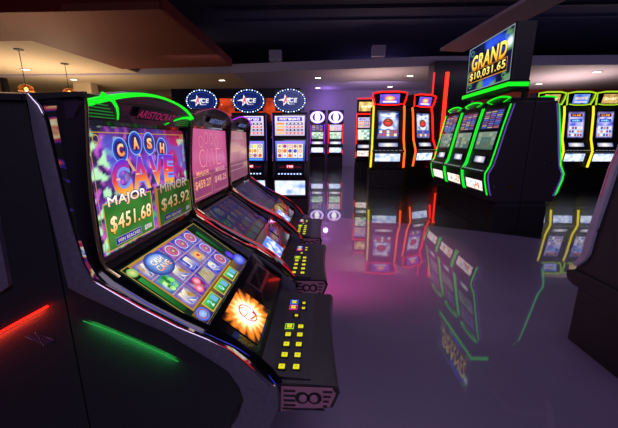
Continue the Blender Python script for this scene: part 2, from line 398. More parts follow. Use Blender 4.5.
def art_faded(top):
    """pink, washed-out attract picture on the second machine"""
    w, h = .476, .285; A = Art(w, h, .0005)
    if top == 2:
        c0, c1, ln = '#98407c', '#d06090', '#e89090'
    else:
        c0, c1, ln = '#70405c', '#c07888', '#c08a90'
    def bg(u, v):
        n = .5+.5*noise.noise((u*3, v*4, top)); c = mix(lin(c0), lin(c1), .35+.5*n)
        if v < .36: c = mix(c, lin('#5a2a52'), .6)
        if top == 3: c = mix(c, lin('#efc8a8'), sm(.5, .62, .5+.5*noise.noise((u*1.2, v*6, 8)))*.5*(1-abs(v-.45)*2))
        return c
    A.grid(24, 20, bg); A.up()
    if top == 2:
        for cx, cy in ((.25,.82),(.38,.87),(.52,.86),(.66,.81)): A.ring(cx*w, cy*h, .024, .024, .0022, ln, 16)
        for ch, cx in (('C',.25),('A',.40),('V',.56),('E',.70)):
            A.text(ch, cx*w, .58*h, .075, .06, ln, None, .0); A.up(); A.text(ch, cx*w, .58*h, .066, .05, '#c04a88', None, .0); A.l -= 1
        A.l += 2
        A.frame(.02*w, .03*h, .45*w, .34*h, .003, '#c08858'); A.frame(.5*w, .03*h, .96*w, .34*h, .003, '#b07870'); A.up()
        A.text('MAJOR', .24*w, .37*h, .022, .3*w, '#f0a078', None, .02); A.text('MINOR', .73*w, .37*h, .020, .3*w, '#d890a0', None, .02)
        A.text('$459.27', .235*w, .21*h, .038, .38*w, '#f0a470', None, .02); A.text('$48.25', .73*w, .21*h, .034, .38*w, '#d89890', None, .02)
    else:
        for cy in (.2, .3, .75, .85): A.rect(.1*w, cy*h, .85*w, cy*h+.004, '#a88098')
    return A

def art_blue():
    w, h = .125, .095; A = Art(w, h, .0005)
    A.grid(20, 14, lambda u, v: tuple(1.25*q for q in mix(lin('#3a78e8'), lin('#f4f8ff'), sm(.25, .75, .55+.6*noise.noise((u*4, v*4, 3))-abs(v-.5)*.5))))
    A.up(); A.ring(w*.4, h*.5, .025, .025, .004, '#6090f0', 16)
    return A

def slot_picture(w, h, kind, seed, gain=1.0):
    """reel picture for the machines further back"""
    r = random.Random(seed); A = Art(w, h, .002)
    g = lambda q: tuple(x*gain for x in lin(q))
    if kind == 'reels':
        bg = r.choice(['#2030a0', '#3a50c0', '#2a3890'])
        A.rect(0, 0, w, h, g(bg), g('#6a80e0')); A.up(); A.rect(w*.06, h*.16, w*.94, h*.86, g('#e8dcc0')); A.up()
        cs = ['#d8a030', '#c03838', '#5030a0', '#f0f0ff', '#e86828', '#3050c0', '#f8e070']
        for i in range(5):
            for j in range(3):
                cx = w*(.06+.176*(i+.5)); cy = h*(.16+.233*(j+.5))
                A.ell(cx, cy, w*.066, h*.095, g(r.choice(cs)), g(r.choice(cs)), 9)
        A.up()
        for i in range(1, 5): A.rect(w*(.06+.176*i)-w*.006, h*.16, w*(.06+.176*i)+w*.006, h*.86, g('#1a2a8a'))
        A.rect(w*.06, h*.03, w*.94, h*.12, g('#4a90ff')); A.rect(w*.06, h*.89, w*.94, h*.97, g('#9a70ff'))
    elif kind == 'paytable':
        A.rect(0, 0, w, h, g('#b8b0d0'), g('#e0d8f0')); A.up()
        A.rect(w*.08, h*.74, w*.92, h*.95, g('#4028b0'), g('#6a50e0')); A.up(); A.glyphs(7, w*.5, h*.845, h*.14, w*.7, g('#f8f0d8'), seed)
        for j in range(4):
            y = h*(.08+.16*j)
            A.rect(w*.05, y, w*.32, y+h*.10, g('#e89038' if j % 2 else '#f0c070')); A.rect(w*.38, y, w*.94, y+h*.10, g('#301848' if j % 2 else '#d05038'))
            A.l += 1
            for i in range(4): A.rect(w*(.42+.13*i), y+h*.03, w*(.5+.13*i), y+h*.07, g('#f8f0ff'))
            A.l -= 1
    elif kind == 'blue_hero':
        A.grid(16, 24, lambda u, v: tuple(gain*q for q in mix(mix(lin('#1c3cb0'), lin('#e8f4ff'), .55+1.0*noise.noise((u*5, v*6, seed))), lin('#101840'), sm(.75, 1, max(abs(u-.5)*2, abs(v-.5)*2))))); A.up()
        A.ell(w*.48, h*.58, w*.25, h*.16, g('#801828'), g('#f05038'), 12); A.up(); A.ell(w*.48, h*.66, w*.12, h*.06, g('#301020'), g('#d08040'), 10)
        A.poly([(w*.25,h*.42),(w*.75,h*.42),(w*.6,h*.36),(w*.4,h*.36)], g('#f0f4ff')); A.poly([(w*.05,h*.9),(w*.5,h*.78),(w*.95,h*.92),(w*.5,h*.86)], g('#f8fbff'))
        A.rect(w*.04, h*.04, w*.96, h*.32, g('#4058b0')); A.up()
        for i in range(5):
            for j in range(2): A.rect(w*(.08+.175*i), h*(.07+.12*j), w*(.21+.175*i), h*(.17+.12*j), g(r.choice(['#d8d0e0', '#a06838', '#3048a8', '#c04848', '#f0e0b0'])))
    elif kind == 'violet_hero':
        A.grid(14, 20, lambda u, v: tuple(gain*q for q in mix(mix(lin('#5058d0'), lin('#d8d0ff'), .5+.9*noise.noise((u*4, v*5, seed))), lin('#20184a'), sm(.75, 1, max(abs(u-.5)*2, abs(v-.5)*2))))); A.up()
        A.rect(w*.15, h*.80, w*.85, h*.92, g('#501830')); A.rect(w*.15, h*.60, w*.85, h*.72, g('#1c48a8')); A.rect(w*.1, h*.06, w*.92, h*.46, g('#b8c0f0')); A.up()
        A.glyphs(4, w*.5, h*.86, h*.07, w*.5, g('#f8a040'), 3); A.glyphs(4, w*.5, h*.66, h*.07, w*.5, g('#90d8ff'), 4)
        for i in range(5):
            for j in range(3): A.ell(w*(.17+.165*i), h*(.12+.13*j), w*.065, h*.055, g(r.choice(['#e8d8f0', '#7a4060', '#c08840', '#3040a0', '#f0f0ff', '#a03048'])), None, 8)
    elif kind == 'paylist':
        A.rect(0, 0, w, h, g('#182048'), g('#402858')); A.up()
        for j in range(9):
            y = h*(.05+.105*j)
            for i in range(3): A.rect(w*(.06+.31*i), y, w*(.06+.31*i+.25), y+h*.06, g(r.choice(['#6a70b8', '#b0a088', '#7a4a80', '#3a60c0', '#b86a50'])))
    elif kind == 'greenreel':
        A.rect(0, 0, w, h, g('#4a6a60'), g('#9ab0a0')); A.up()
        for i in range(5):
            for j in range(4): A.rect(w*(.05+.185*i), h*(.06+.23*j), w*(.21+.185*i), h*(.25+.23*j), g(r.choice(['#8fa890', '#b8c0a0', '#5a8078', '#70806a', '#a0b8b0'])))
    elif kind == 'belly':
        A.grid(12, 5, lambda u, v: tuple(gain*1.15*q for q in mix(lin('#4a80e8'), lin('#f8fbff'), .55+.8*noise.noise((u*5, v*2.5, seed))))); A.up()
        A.ell(w*.5, h*.55, w*.1, h*.2, g('#c8e0ff'), g('#ffffff'), 10)
    elif kind == 'warmbelly':
        A.grid(10, 4, lambda u, v: tuple(gain*1.1*q for q in mix(lin('#e8a070'), lin('#ffffff'), .6+.8*noise.noise((u*5, v*3, seed))))); A.up()
        [A.ell(w*r.uniform(.1,.9), h*r.uniform(.25,.75), w*.05, h*.16, g(r.choice(['#a0c0ff','#e89860','#ffffff','#d07050','#f8e0b0'])), None, 7) for _ in range(12)]
    elif kind == 'glow':
        A.grid(8, 3, lambda u, v: tuple(gain*1.1*q for q in mix(lin('#3050a0'), lin('#fff4e0'), (1-abs(u-.5)*1.7)*(1-abs(v-.5)))))
    elif kind == 'lights':
        A.rect(0, 0, w, h, g('#0c1030')); A.up()
        for i in range(8): A.ell(w*(.08+.12*i), h*.5, w*.038, h*.3, g('#80a8ff'), tuple(1.5*x for x in lin('#ffffff')), 8)
    elif kind == 'redlogo':
        A.rect(0, 0, w, h, g('#0a0612')); A.up(); A.rect(w*.36, h*.3, w*.64, h*.8, g('#c01830')); A.up(); A.glyphs(3, w*.5, h*.55, h*.35, w*.24, g('#f8e8f0'), 5); A.up()
        A.rect(w*.1, h*.42, w*.3, h*.5, g('#801020')); A.rect(w*.7, h*.42, w*.92, h*.5, g('#801020'))
    elif kind == 'goldtop':
        A.grid(8, 5, lambda u, v: tuple(gain*q for q in mix(lin('#7a4a20'), lin('#e8c878'), .5+.7*noise.noise((u*4, v*3, seed))))); A.up()
        A.glyphs(5, w*.5, h*.5, h*.36, w*.7, g('#f8e8b8'), 6)
    elif kind == 'bluetop':
        A.grid(8, 5, lambda u, v: tuple(gain*q for q in mix(lin('#2038b0'), lin('#80b8ff'), .5+.7*noise.noise((u*4, v*3, seed))))); A.up()
        A.glyphs(6, w*.5, h*.58, h*.32, w*.8, g('#f0c8a0'), 7); A.up(); A.rect(w*.1, h*.1, w*.9, h*.25, g('#d8c8ff'))
    elif kind == 'heroTop':
        A.grid(8, 6, lambda u, v: tuple(gain*q for q in mix(lin('#2040d0'), lin('#a060e0'), .5+.7*noise.noise((u*4, v*3, seed))))); A.up()
        A.ell(w*.5, h*.55, w*.28, h*.3, g('#e06030'), g('#fff0b0'), 10); A.up(); A.rect(w*.15, h*.1, w*.85, h*.28, g('#e8e0f0'))
    return A

def art_grand(w, h):
    A = Art(w, h, .002)
    def bg(u, v):
        c = mix(lin('#0a1030'), lin('#2a50e0'), sm(.45, .75, .5+.6*noise.noise((u*4, v*4, 2)))*sm(.5, .8, v)+sm(.25, .1, v)*sm(.35, .5, u)*sm(.75, .6, u))
        c = mix(c, lin('#5a8a58'), sm(.55, .7, .5+.6*noise.noise((u*7, v*7, 6)))*(1 if (u < .16 or u > .84 or v < .2) else .1))
        return mix(c, tuple(1.3*q for q in lin('#e8f4ff')), 1-sm(.0, .13, math.hypot((u-.93)*1.3, v-.72)))
    A.grid(30, 20, bg); A.up()
    A.frame(0, 0, w, h, .012, '#7a8a90')
    A.text('GRAND', w*.5, h*.63, h*.33, w*.80, '#f09a10', '#ffff70', .03, shear=.1, outline='#3a1400', ob=.06); A.up()
    A.rect(w*.05, h*.19, w*.93, h*.46, '#0c0606'); A.frame(w*.05, h*.19, w*.93, h*.46, .012, '#d08828'); A.up()
    A.text('$10,031.65', w*.49, h*.325, h*.19, w*.82, '#e8b030', '#ffff90', .02); A.up()
    for sx in (.11, .89):
        A.ring(w*sx, h*.86, .05, .04, .014, '#48806a', 14); A.ring(w*sx, h*.12, .045, .03, .012, '#58906a', 14)
    return A

# ================================================================== CURVED MACHINE (near bank)
# side profile rows, measured from the bank's centre line: A back edge, B chrome line, C raised rim
RA = [(-.54,1.287),(-.541,1.24),(-.542,1.20),(-.541,1.13),(-.539,1.07),(-.535,1.0),(-.532,.93),(-.530,.893),(-.512,.876),(-.419,.828),(-.341,.792),(-.300,.763),(-.24,.722),(-.205,.695),(-.182,.655),(-.174,.62)]
RB = [(-.536,1.283),(-.520,1.262),(-.510,1.235),(-.506,1.17),(-.502,1.10),(-.495,1.02),(-.486,.95),(-.478,.911),(-.455,.893),(-.386,.848),(-.310,.805),(-.245,.776),(-.200,.750),(-.168,.722),(-.140,.692),(-.112,.664)]
RC = [(-.455,1.290),(-.457,1.262),(-.461,1.232),(-.470,1.16),(-.477,1.08),(-.478,1.0),(-.475,.945),(-.466,.926),(-.440,.907),(-.370,.860),(-.290,.817),(-.225,.785),(-.178,.755),(-.140,.722),(-.108,.688),(-.086,.652)]
RA = [(x-.009, z) if i < 8 else (x, z) for i, (x, z) in enumerate(RA)]; RB = [(x-(.009 if i < 7 else .004), z) if i < 8 else (x, z) for i, (x, z) in enumerate(RB)]
DA = [(-.190,.57),(-.206,.546),(-.235,.45),(-.25,.32)]
DB = [(-.095,.60),(-.114,.55),(-.155,.45),(-.195,.32)]
X0 = -.30; YC = .8775      # root of the first machine
def lw(p, y): return (p[0]-X0, y, p[1])
HW = .2775
def shrink(P, Q, t): return (P[0]+(Q[0]-P[0])*t, P[1]+(Q[1]-P[1])*t)

def curved_machine(loc, rz, label, group, c):
    root = empty('slot_machine', loc, rz, label, 'slot machine', group)
    bk = c.get('back', -.557)
    body = MB()
    prof = [(bk,.28),(bk,1.270),(-.49,1.275),(-.495,1.24),(-.495,.925),(-.484,.902),(-.268,.738),(-.262,.780),(-.152,.690),(-.15,.62),(-.19,.60),(-.215,.55),(-.245,.45),(-.26,.28)]
    body.prism([(x-X0, z) for x, z in prof], -.268, .268)
    body.build('cabinet', M['cab'], root)
    ped = MB(); ped.box(bk+.005-X0, -.262, 0, -.27-X0, .262, .28); ped.build('pedestal', M['base'], root, bevel=.004)
    lid = MB()
    lid.loft([[(bk-X0,-.277,1.272),(-.45-X0,-.277,1.279),(-.45-X0,-.277,1.287),(bk-X0,-.277,1.284)], [(bk-X0,.277,1.272),(-.45-X0,.277,1.279),(-.45-X0,.277,1.287),(bk-X0,.277,1.284)]])
    lid.build('top_cover', M['black'], root)
    for s in (-1, 1):
        # charcoal outer shell
        sh = MB(); secs = []
        Bx = RB[:14] + [(-.135,.690),(-.098,.655)]
        for a, b in zip(RA + DA, Bx + DB):
            secs.append([lw(a, s*HW), lw(shrink(a, b, .12), s*(HW+.0015)), lw(shrink(a, b, .85), s*(HW+.0015)), lw(b, s*HW), lw(b, s*(HW-.030)), lw(a, s*(HW-.030))])
        sh.loft(secs); sh.build('side_shell', M['char'], root, smooth=True)
        # gloss rim between the chrome line and the screens
        tr = MB(); secs = []
        for i, (b, q) in enumerate(zip(RB, RC)):
            m1 = shrink(b, q, .35); m2 = shrink(b, q, .8)
            n = Vector((q[0]-b[0], 0, q[1]-b[1]))
            inn = (q[0]-.028, q[1]-.004) if i < 7 else (q[0]-.022, q[1]-.038)
            secs.append([lw(b, s*(HW-.001)), lw(m1, s*(HW-.003)), lw(m2, s*(HW-.016)), lw(q, s*.2545), lw(shrink(q, inn, .2), s*.2515), lw(inn, s*.251), lw(inn, s*.262), lw(b, s*(HW-.028))])
        tr.loft(secs); tr.build('side_rim', M['gloss'], root, smooth=True)
        ch = MB(); ch.tube([lw(b, s*(HW+.001)) for b in RB], .0016, 6); ch.build('chrome_strip', M['chrome'], root, smooth=True)
        ie = MB(); ie.tube([lw((q[0]+.001, q[1]), s*.2535) for q in RC[:9]], .0038, 8); ie.build('inner_edge_strip', M['edge'], root, smooth=True)
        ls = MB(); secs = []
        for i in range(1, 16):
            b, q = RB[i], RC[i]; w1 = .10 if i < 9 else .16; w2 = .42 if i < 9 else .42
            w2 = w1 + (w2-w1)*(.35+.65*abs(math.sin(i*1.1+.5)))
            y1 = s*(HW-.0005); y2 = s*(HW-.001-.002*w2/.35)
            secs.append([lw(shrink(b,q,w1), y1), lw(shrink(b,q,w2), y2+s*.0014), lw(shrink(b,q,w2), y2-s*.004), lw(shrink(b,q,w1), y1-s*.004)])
        ls.loft(secs); ls.build('trim_light', c['strip'], root)  # emissive band that paints coloured reflections onto the gloss rim
        for li, (t_, amp, ph, mm, r0) in enumerate(c.get('lines', ())):
            l2 = MB(); pts = []; rs = []
            for i in range(0, 37):
                f = 7+8*i/36; k = min(14, int(f)); u = f-k
                b = shrink(RB[k], RB[k+1], u); q = shrink(RC[k], RC[k+1], u)
                t = t_+amp*math.sin(f*1.15+ph); yy = s*(HW-.003-.0285*max(0, t-.35)/.65+.0012)
                pts.append(lw(shrink(b, q, t), yy)); rs.append(.0004+r0*abs(math.sin(f*.95+ph*1.7))**1.5)
            l2.tube(pts, rs, 6); l2.build('reflection_line', mm, root, smooth=True)  # wavy glowing tube in place of a reflected streak on the rim
        # under-rim LED line and the recessed panel seam
        led = MB(); a, b = c.get('ledx', (-.511, -.31)); pts = []
        for k in range(9):
            t = k/8; x = a+(b-a)*t; lz = c.get('ledz', (.812, .715)); z = lz[0]+(lz[1]-lz[0])*t
            pts.append((x-X0, s*(.2705+.004), z+.006*math.sin(t*3.14)))
        led.tube(pts, c.get('ledr', .0024), 6); lo_ = led.build('led_strip', c['led'], root)
        if c.get('lampc') and s == c.get('lamps', -1):
            ld = bpy.data.lights.new('led_lamp', 'AREA'); ld.shape = 'RECTANGLE'; ld.size = abs(b-a); ld.size_y = .004; ld.energy = c['lampe']; ld.color = c['lampc']
            q = bpy.data.objects.new('led_lamp', ld); col.objects.link(q); q.parent = root
            p0, p1 = Vector(pts[0]), Vector(pts[-1]); q.location = (p0+p1)/2 + Vector((0, s*.006, -.003))
            xa = (p1-p0).normalized(); za = Vector((0, s*.75, 1)).normalized(); ya = za.cross(xa).normalized(); za = xa.cross(ya)
            q.rotation_euler = Matrix((xa, ya, za)).transposed().to_euler()
        # speaker grille on the recessed side
        if c.get('grille'):
            g = MB()
            for k in range(9):
                xx = c['grille']-X0-.026+k*.0065
                g.tube([(xx, s*.2690, .742+.004*abs(k-4)), (xx+.014, s*.2690, .778-.003*abs(k-4))], .0012, 4)
            g.build('speaker_grille', M['npurple_d'], root)
    # screen bezels
    for nm, org, V, w, h in (('upper_bezel', (-.4945,-.250,.932), (0,0,1), .500, .310), ('lower_bezel', (-.483,-.250,.9045), (.205,0,-.156), .500, .262)):
        bz = MB(); Vv = Vector(V).normalized(); U = Vector((0,1,0)) ; up = Vv if nm == 'upper_bezel' else -Vv
        N = U.cross(up).normalized(); O = Vector((org[0]-X0, org[1], org[2]))
        if nm == 'lower_bezel': O = O + Vv*h
        def bar(u0, v0, u1, v1, t):
            q = [O+U*u0+up*v0, O+U*u1+up*v0, O+U*u1+up*v1, O+U*u0+up*v1]; q2 = [p+N*t for p in q]
            bz.add(q+q2, [(0,3,2,1),(4,5,6,7),(0,1,5,4),(1,2,6,5),(2,3,7,6),(3,0,4,7)])
        e = .011
        bar(0,0,w,e,.014); bar(0,h-e,w,h,.014); bar(0,e,e,h-e,.014); bar(w-e,e,w,h-e,.014)
        if nm == 'upper_bezel': bar(e, e, w-e, e+.002, .013)
        bz.build('screen_bezel', M['gloss'], root)
    up = c['upper']; up.build('upper_screen', (-.486-X0, -.2285, .945), (0,1,0), (0,0,1), c.get('m_up', M['s_main']), root)
    lo = c['lower']; V = Vector((-.205,0,.156)).normalized(); O = Vector((-.483-X0, -.2175, .9045)) - V*.258 + Vector((.006,0,.008))
    lo.build('lower_screen', O, (0,1,0), V, c.get('m_lo', M['s_main']), root)
    # player-tracking unit in front of the lower screen
    iv = MB(); V = Vector((-.11,0,.09)).normalized(); N = Vector((0,1,0)).cross(V); O = Vector((-.152-X0, -.245, .692))
    q = [O, O+Vector((0,.49,0)), O+Vector((0,.49,0))+V*.140, O+V*.140]; q2 = [p+N*.006 for p in q]; q = [p-N*.004 for p in q]
    iv.add(q+q2, [(0,3,2,1),(4,5,6,7),(0,1,5,4),(1,2,6,5),(2,3,7,6),(3,0,4,7)])
    iv.build('tracking_panel', M['gloss'], root, bevel=.002)
    c['small'].build('tracking_screen', O+Vector((0,.052,0))+V*.010+N*.0085, (0,1,0), V, c.get('m_sm', M['s_main']), root, back=.002)
    cr = MB(); P = O+Vector((0,.27,0))+V*.05+N*.006
    for a0, a1, b0, b1 in ((0,.16,.0,.012), (0,.16,.05,.062), (0,.012,.012,.05), (.148,.16,.012,.05)):
        q = [P+Vector((0,a0,0))+V*b0, P+Vector((0,a1,0))+V*b0, P+Vector((0,a1,0))+V*b1, P+Vector((0,a0,0))+V*b1]; q2 = [p+N*.003 for p in q]
        cr.add(q+q2, [(0,3,2,1),(4,5,6,7),(0,1,5,4),(1,2,6,5),(2,3,7,6),(3,0,4,7)])
    cr.build('bill_slot', M['chrome'] if c.get('chromeslot') else M['gloss'], root)
    # header
    hd = MB(); secs = []; NS = 21
    zt = lambda y: 1.318-.042*(y/.268)**2
    hx = lambda z: -.474+(z-1.240)*.036/.06 if z < 1.30 else -.438
    for k in range(NS):
        y = -.268+.536*k/(NS-1); z = zt(y)
        secs.append([(-.500-X0,y,1.240),(-.474-X0,y,1.240),(hx(z-.006)-X0,y,z-.006),(hx(z-.006)-X0-.006,y,z),(-.52-X0,y,z-.003),(-.54-X0,y,1.270)])
    hd.loft(secs); hd.build('header', c.get('mheader', M['header']), root, smooth=True)
    def ribbon(pts, m, nm, lift=.0045):
        """pts = (y, z centre, half width): a lit tube of varying width following the header's face"""
        q = MB(); secs = []
        for k, (y, z, w) in enumerate(pts):
            a = pts[max(0, k-1)]; b_ = pts[min(len(pts)-1, k+1)]; t = Vector((b_[0]-a[0], b_[1]-a[1])).normalized(); n = Vector((-t.y, t.x))
            y0, z0, y1, z1 = y-n.x*w, z-n.y*w, y+n.x*w, z+n.y*w
            secs.append([(hx(z0)-X0+.0008, y0, z0), (hx(z0)-X0+lift*.7, y0+n.x*w*.3, z0+n.y*w*.3), (hx(z1)-X0+lift*.7, y1-n.x*w*.3, z1-n.y*w*.3), (hx(z1)-X0+.0008, y1, z1)])
        q.loft(secs); return q.build(nm, m, root)
    t0, t1 = c.get('arc', (.004, .007))
    ribbon([((-.252+.512*k/24), zt(-.252+.512*k/24)-.003-(t0+(t1-t0)*max(0, 1-k/12)**1.5), t0+(t1-t0)*max(0, 1-k/12)**1.5) for k in range(25)], c['neon'], 'header_light')
    if c.get('swoosh'):
        for s in (-1, 1):
            pp = [(.225,1.290),(.218,1.289),(.205,1.287),(.180,1.281),(.160,1.270),(.147,1.257),(.140,1.245)]
            if s > 0: pp = [(.262,1.268),(.235,1.272),(.205,1.272),(.170,1.267),(.135,1.259),(.105,1.251),(.085,1.244)]
            ribbon([(s*y, z, .0045*(1-k/7)+.0006) for k, (y, z) in enumerate(pp)], c['neon'], 'header_light')
            g = MB()
            for k in range(5):
                z = 1.271-.006*k; y1 = (.190, .178, .166, .158, .152)[k]
                g.tube([(hx(z)-X0+.0005, s*.250, z), (hx(z)-X0+.0005, s*y1, z)], .0013, 5)
            g.build('speaker_grille', M['ngreen_d'], root)  # bars glow green in place of the neon's reflected light
    T = Art(.20, .03, .0004); T.text('ARISTOCRAT', .10, .015, .020, .19, c.get('tcol', '#8a2048'), None, -.005, shear=.25)
    T.dz = 0; T.text('ARISTOCRAT', .10, .015, .020, .19, c.get('tcol', '#8a2048'), None, -.005, shear=.25)
    o = T.build('header_lettering', (hx(1.262)-X0+.0015, -.085, 1.250), (0,1,0), (.6,0,1), M['s_main'], root, back=.0006)
    # button deck
    dk = MB(); secs = []
    for k in range(13):
        y = -.2395+.457*k/12; f = -.010*(1-((k-6)/6)**2)
        secs.append([(-.150-X0,y,.652),(-.095-X0,y,.637),(.030+f-X0,y,.633),(.041+f-X0,y,.630),(.048+f-X0,y,.614),(.032+f-X0,y,.571),(-.10-X0,y,.554),(-.165-X0,y,.556)])
    dk.loft(secs); dk.build('button_deck', M['deck'], root, smooth=True)
    for s, y in ((-1, -.2400), (1, .2180)):
        pl = MB(); pl.prism([(x-X0, z) for x, z in ((-.092,.628),(.030,.627),(.038,.612),(.024,.576),(-.094,.560))], y, y+s*.004); p = pl.build('deck_side_plate', M['plate'], root)
        sl = MB(); yy = sorted((y+s*.0036, y+s*.0052))
        for k in range(4):
            z = .619-.0135*k
            sl.box(-.086-X0, yy[0], z-.0028, -.058-X0, yy[1], z+.0028)
            sl.box(.008-X0, yy[0], z-.0025, (.030-.004*k)-X0, yy[1], z+.0025)
        sl.box(-.09-X0, yy[0], .566, .012-X0, yy[1], .571)
        sl.lathe([(.017,-.0002),(.017,.0012)], (-.042-X0, y+s*.0042, .600), 18, 'y'); sl.lathe([(.017,-.0002),(.017,.0012)], (-.012-X0, y+s*.0042, .600), 18, 'y')
        sl.build('deck_vent', M['black'], root).parent = p; 
        sc_ = MB()
        for xx in (-.040, -.014): sc_.lathe([(.010, 0), (.009, s*.003), (.004, s*.004)], (xx-X0, y+s*.0050, .600), 16, 'y')
        sc_.build('round_port', M['plate'], root).parent = p
    fl = MB(); secs = []
    for k in range(2):
        y = (-.226, .205)[k]; secs.append([(-.118-X0,y,.6445),(-.118-X0,y,.642-.004),(-.022-X0,y,.634),(-.022-X0,y,.6375)])
    fl.loft(secs); fl.build('button_field', M['pad'], root)
    zb = lambda x: .6445-(x+.118)*.0085/.096
    spots = [(-.094, d) for d in BV] + [(-.060, d) for d in BV2]
    for i, (bx, by, kind) in enumerate(BTN):
        b = MB(); z = zb(bx); s_ = .0088
        b.box(bx-.0115-X0, by-.0115, z-.001, bx+.0115-X0, by+.0115, z+.003)
        p = b.build('button', M['btn_cap'], root, bevel=.001)
        cap = MB(); s2 = .0078 if kind != 's' else .005
        cap.box(bx-s2-X0, by-s2, z+.003, bx+s2-X0, by+s2, z+.0052)
        cp = cap.build('lit_cap', M['btn_y'], root, bevel=.0006); cp.parent = p
        lg = MB(); lg.box(bx-.002-X0, by-.001, z+.0052, bx+.002-X0, by+.001, z+.0056); q = lg.build('button_mark', M['btn_cap'], root); q.parent = p
        if kind in ('b', 'm', 'g'):
            rg = MB(); e = .0125
            rg.tube([(bx-e-X0,by-e,z+.003),(bx+e-X0,by-e,z+.003),(bx+e-X0,by+e,z+.003),(bx-e-X0,by+e,z+.003)], .0014, 6, closed=True)
            rr = rg.build('light_ring', M[{'b':'ring_b','m':'ring_m','g':'ring_g'}[kind]], root); rr.parent = p
    return root
BV = []; BV2 = []
M['npurple_d'] = neon('purple_grille', '#6a1460', .12)
BTN = []
for k, y in enumerate((-.195, -.150, -.105, -.060, -.018)):
    BTN.append((-.094 if k else -.096, y, 'g' if k == 4 else 'y')); BTN.append((-.060, y+.004, 'y'))
BTN += [(-.078, .045, 's'), (-.092, .095, 'm'), (-.058, .095, 's'), (-.092, .130, 'b'), (-.058, .130, 's')]

cfg1 = dict(chromeslot=True, lines=((.5,.08,5.2,M['line_blue'],.0012),(.12,.05,1.4,M['line_red'],.0012)), lampc=(.05,1,.15), lampe=.20, ledr=.0010, ledx=(-.522,-.318), strip=M['reflect_multi'], led=M['nledg'], neon=M['ngreen_b'], swoosh=True, upper=art_cave(), lower=art_reels(), small=art_burst(), arc=(.0034,.0085), tcol='#9a2050')
m1 = curved_machine((X0, YC, 0), 0, 'nearest curved slot machine with green-lit header and $451.68 screen', 'curved slot machines in the near bank', cfg1)
cfg2 = dict(strip=M['reflect_red'], lines=((.45,.16,0,M['line_red'],.0044),(.78,.12,2.2,M['line_red'],.0040),(.97,.04,1.2,M['line_red'],.0026),(.55,.2,3.6,M['line_white'],.0012)), led=M['nledr'], neon=M['npink'], upper=art_faded(2), lower=art_reels(.82), small=art_blue(), arc=(.0012,.0015), tcol='#6a78b8', m_lo=M['s_dim'])
m2 = curved_machine((X0, YC+.562, 0), 0, 'second curved slot machine in the near row, pink screen reading $459.27', 'curved slot machines in the near bank', cfg2)
cfg3 = dict(strip=M['reflect_red'], lines=((.45,.16,1,M['line_red'],.0040),(.95,.04,.4,M['line_red'],.0028),(.75,.12,3.2,M['line_blue'],.0026)), led=M['nledp'], neon=M['npurple'], upper=art_faded(3), lower=art_reels(.9), small=art_blue(), arc=(.003,.004), tcol='#6a78b8', m_lo=M['s_dim'], m_up=M['s_main'])
m3 = curved_machine((X0, YC+1.124, 0), 0, 'third curved slot machine in the near row, purple-lit arched header', 'curved slot machines in the near bank', cfg3)
m2.location.x -= .018; m3.location.x -= .042; m2.scale.z = 1.012; m3.scale.z = 1.018
# the machine standing back to back with the first one
cfgr = dict(lampc=(1,.05,.02), lampe=.30, lamps=1, ledz=(.846,.640), strip=M['reflect_multi'], led=M['nledr'], neon=M['npink'], upper=art_faded(2), lower=art_reels(.5), small=art_blue(), back=-.649, ledx=(-.614, -.262), grille=-.580)
mr = curved_machine((-1.21-X0, YC, 0), math.pi, 'dark slot machine at the left edge with a red side light strip', None, cfgr)

# ================================================================== GENERIC MACHINES
def interp(prof, z):
    for (d0, z0), (d1, z1) in zip(prof, prof[1:]):
        if min(z0, z1) <= z <= max(z0, z1): return d0+(d1-d0)*(z-z0)/(z1-z0) if z1 != z0 else d0
    return prof[-1][0]

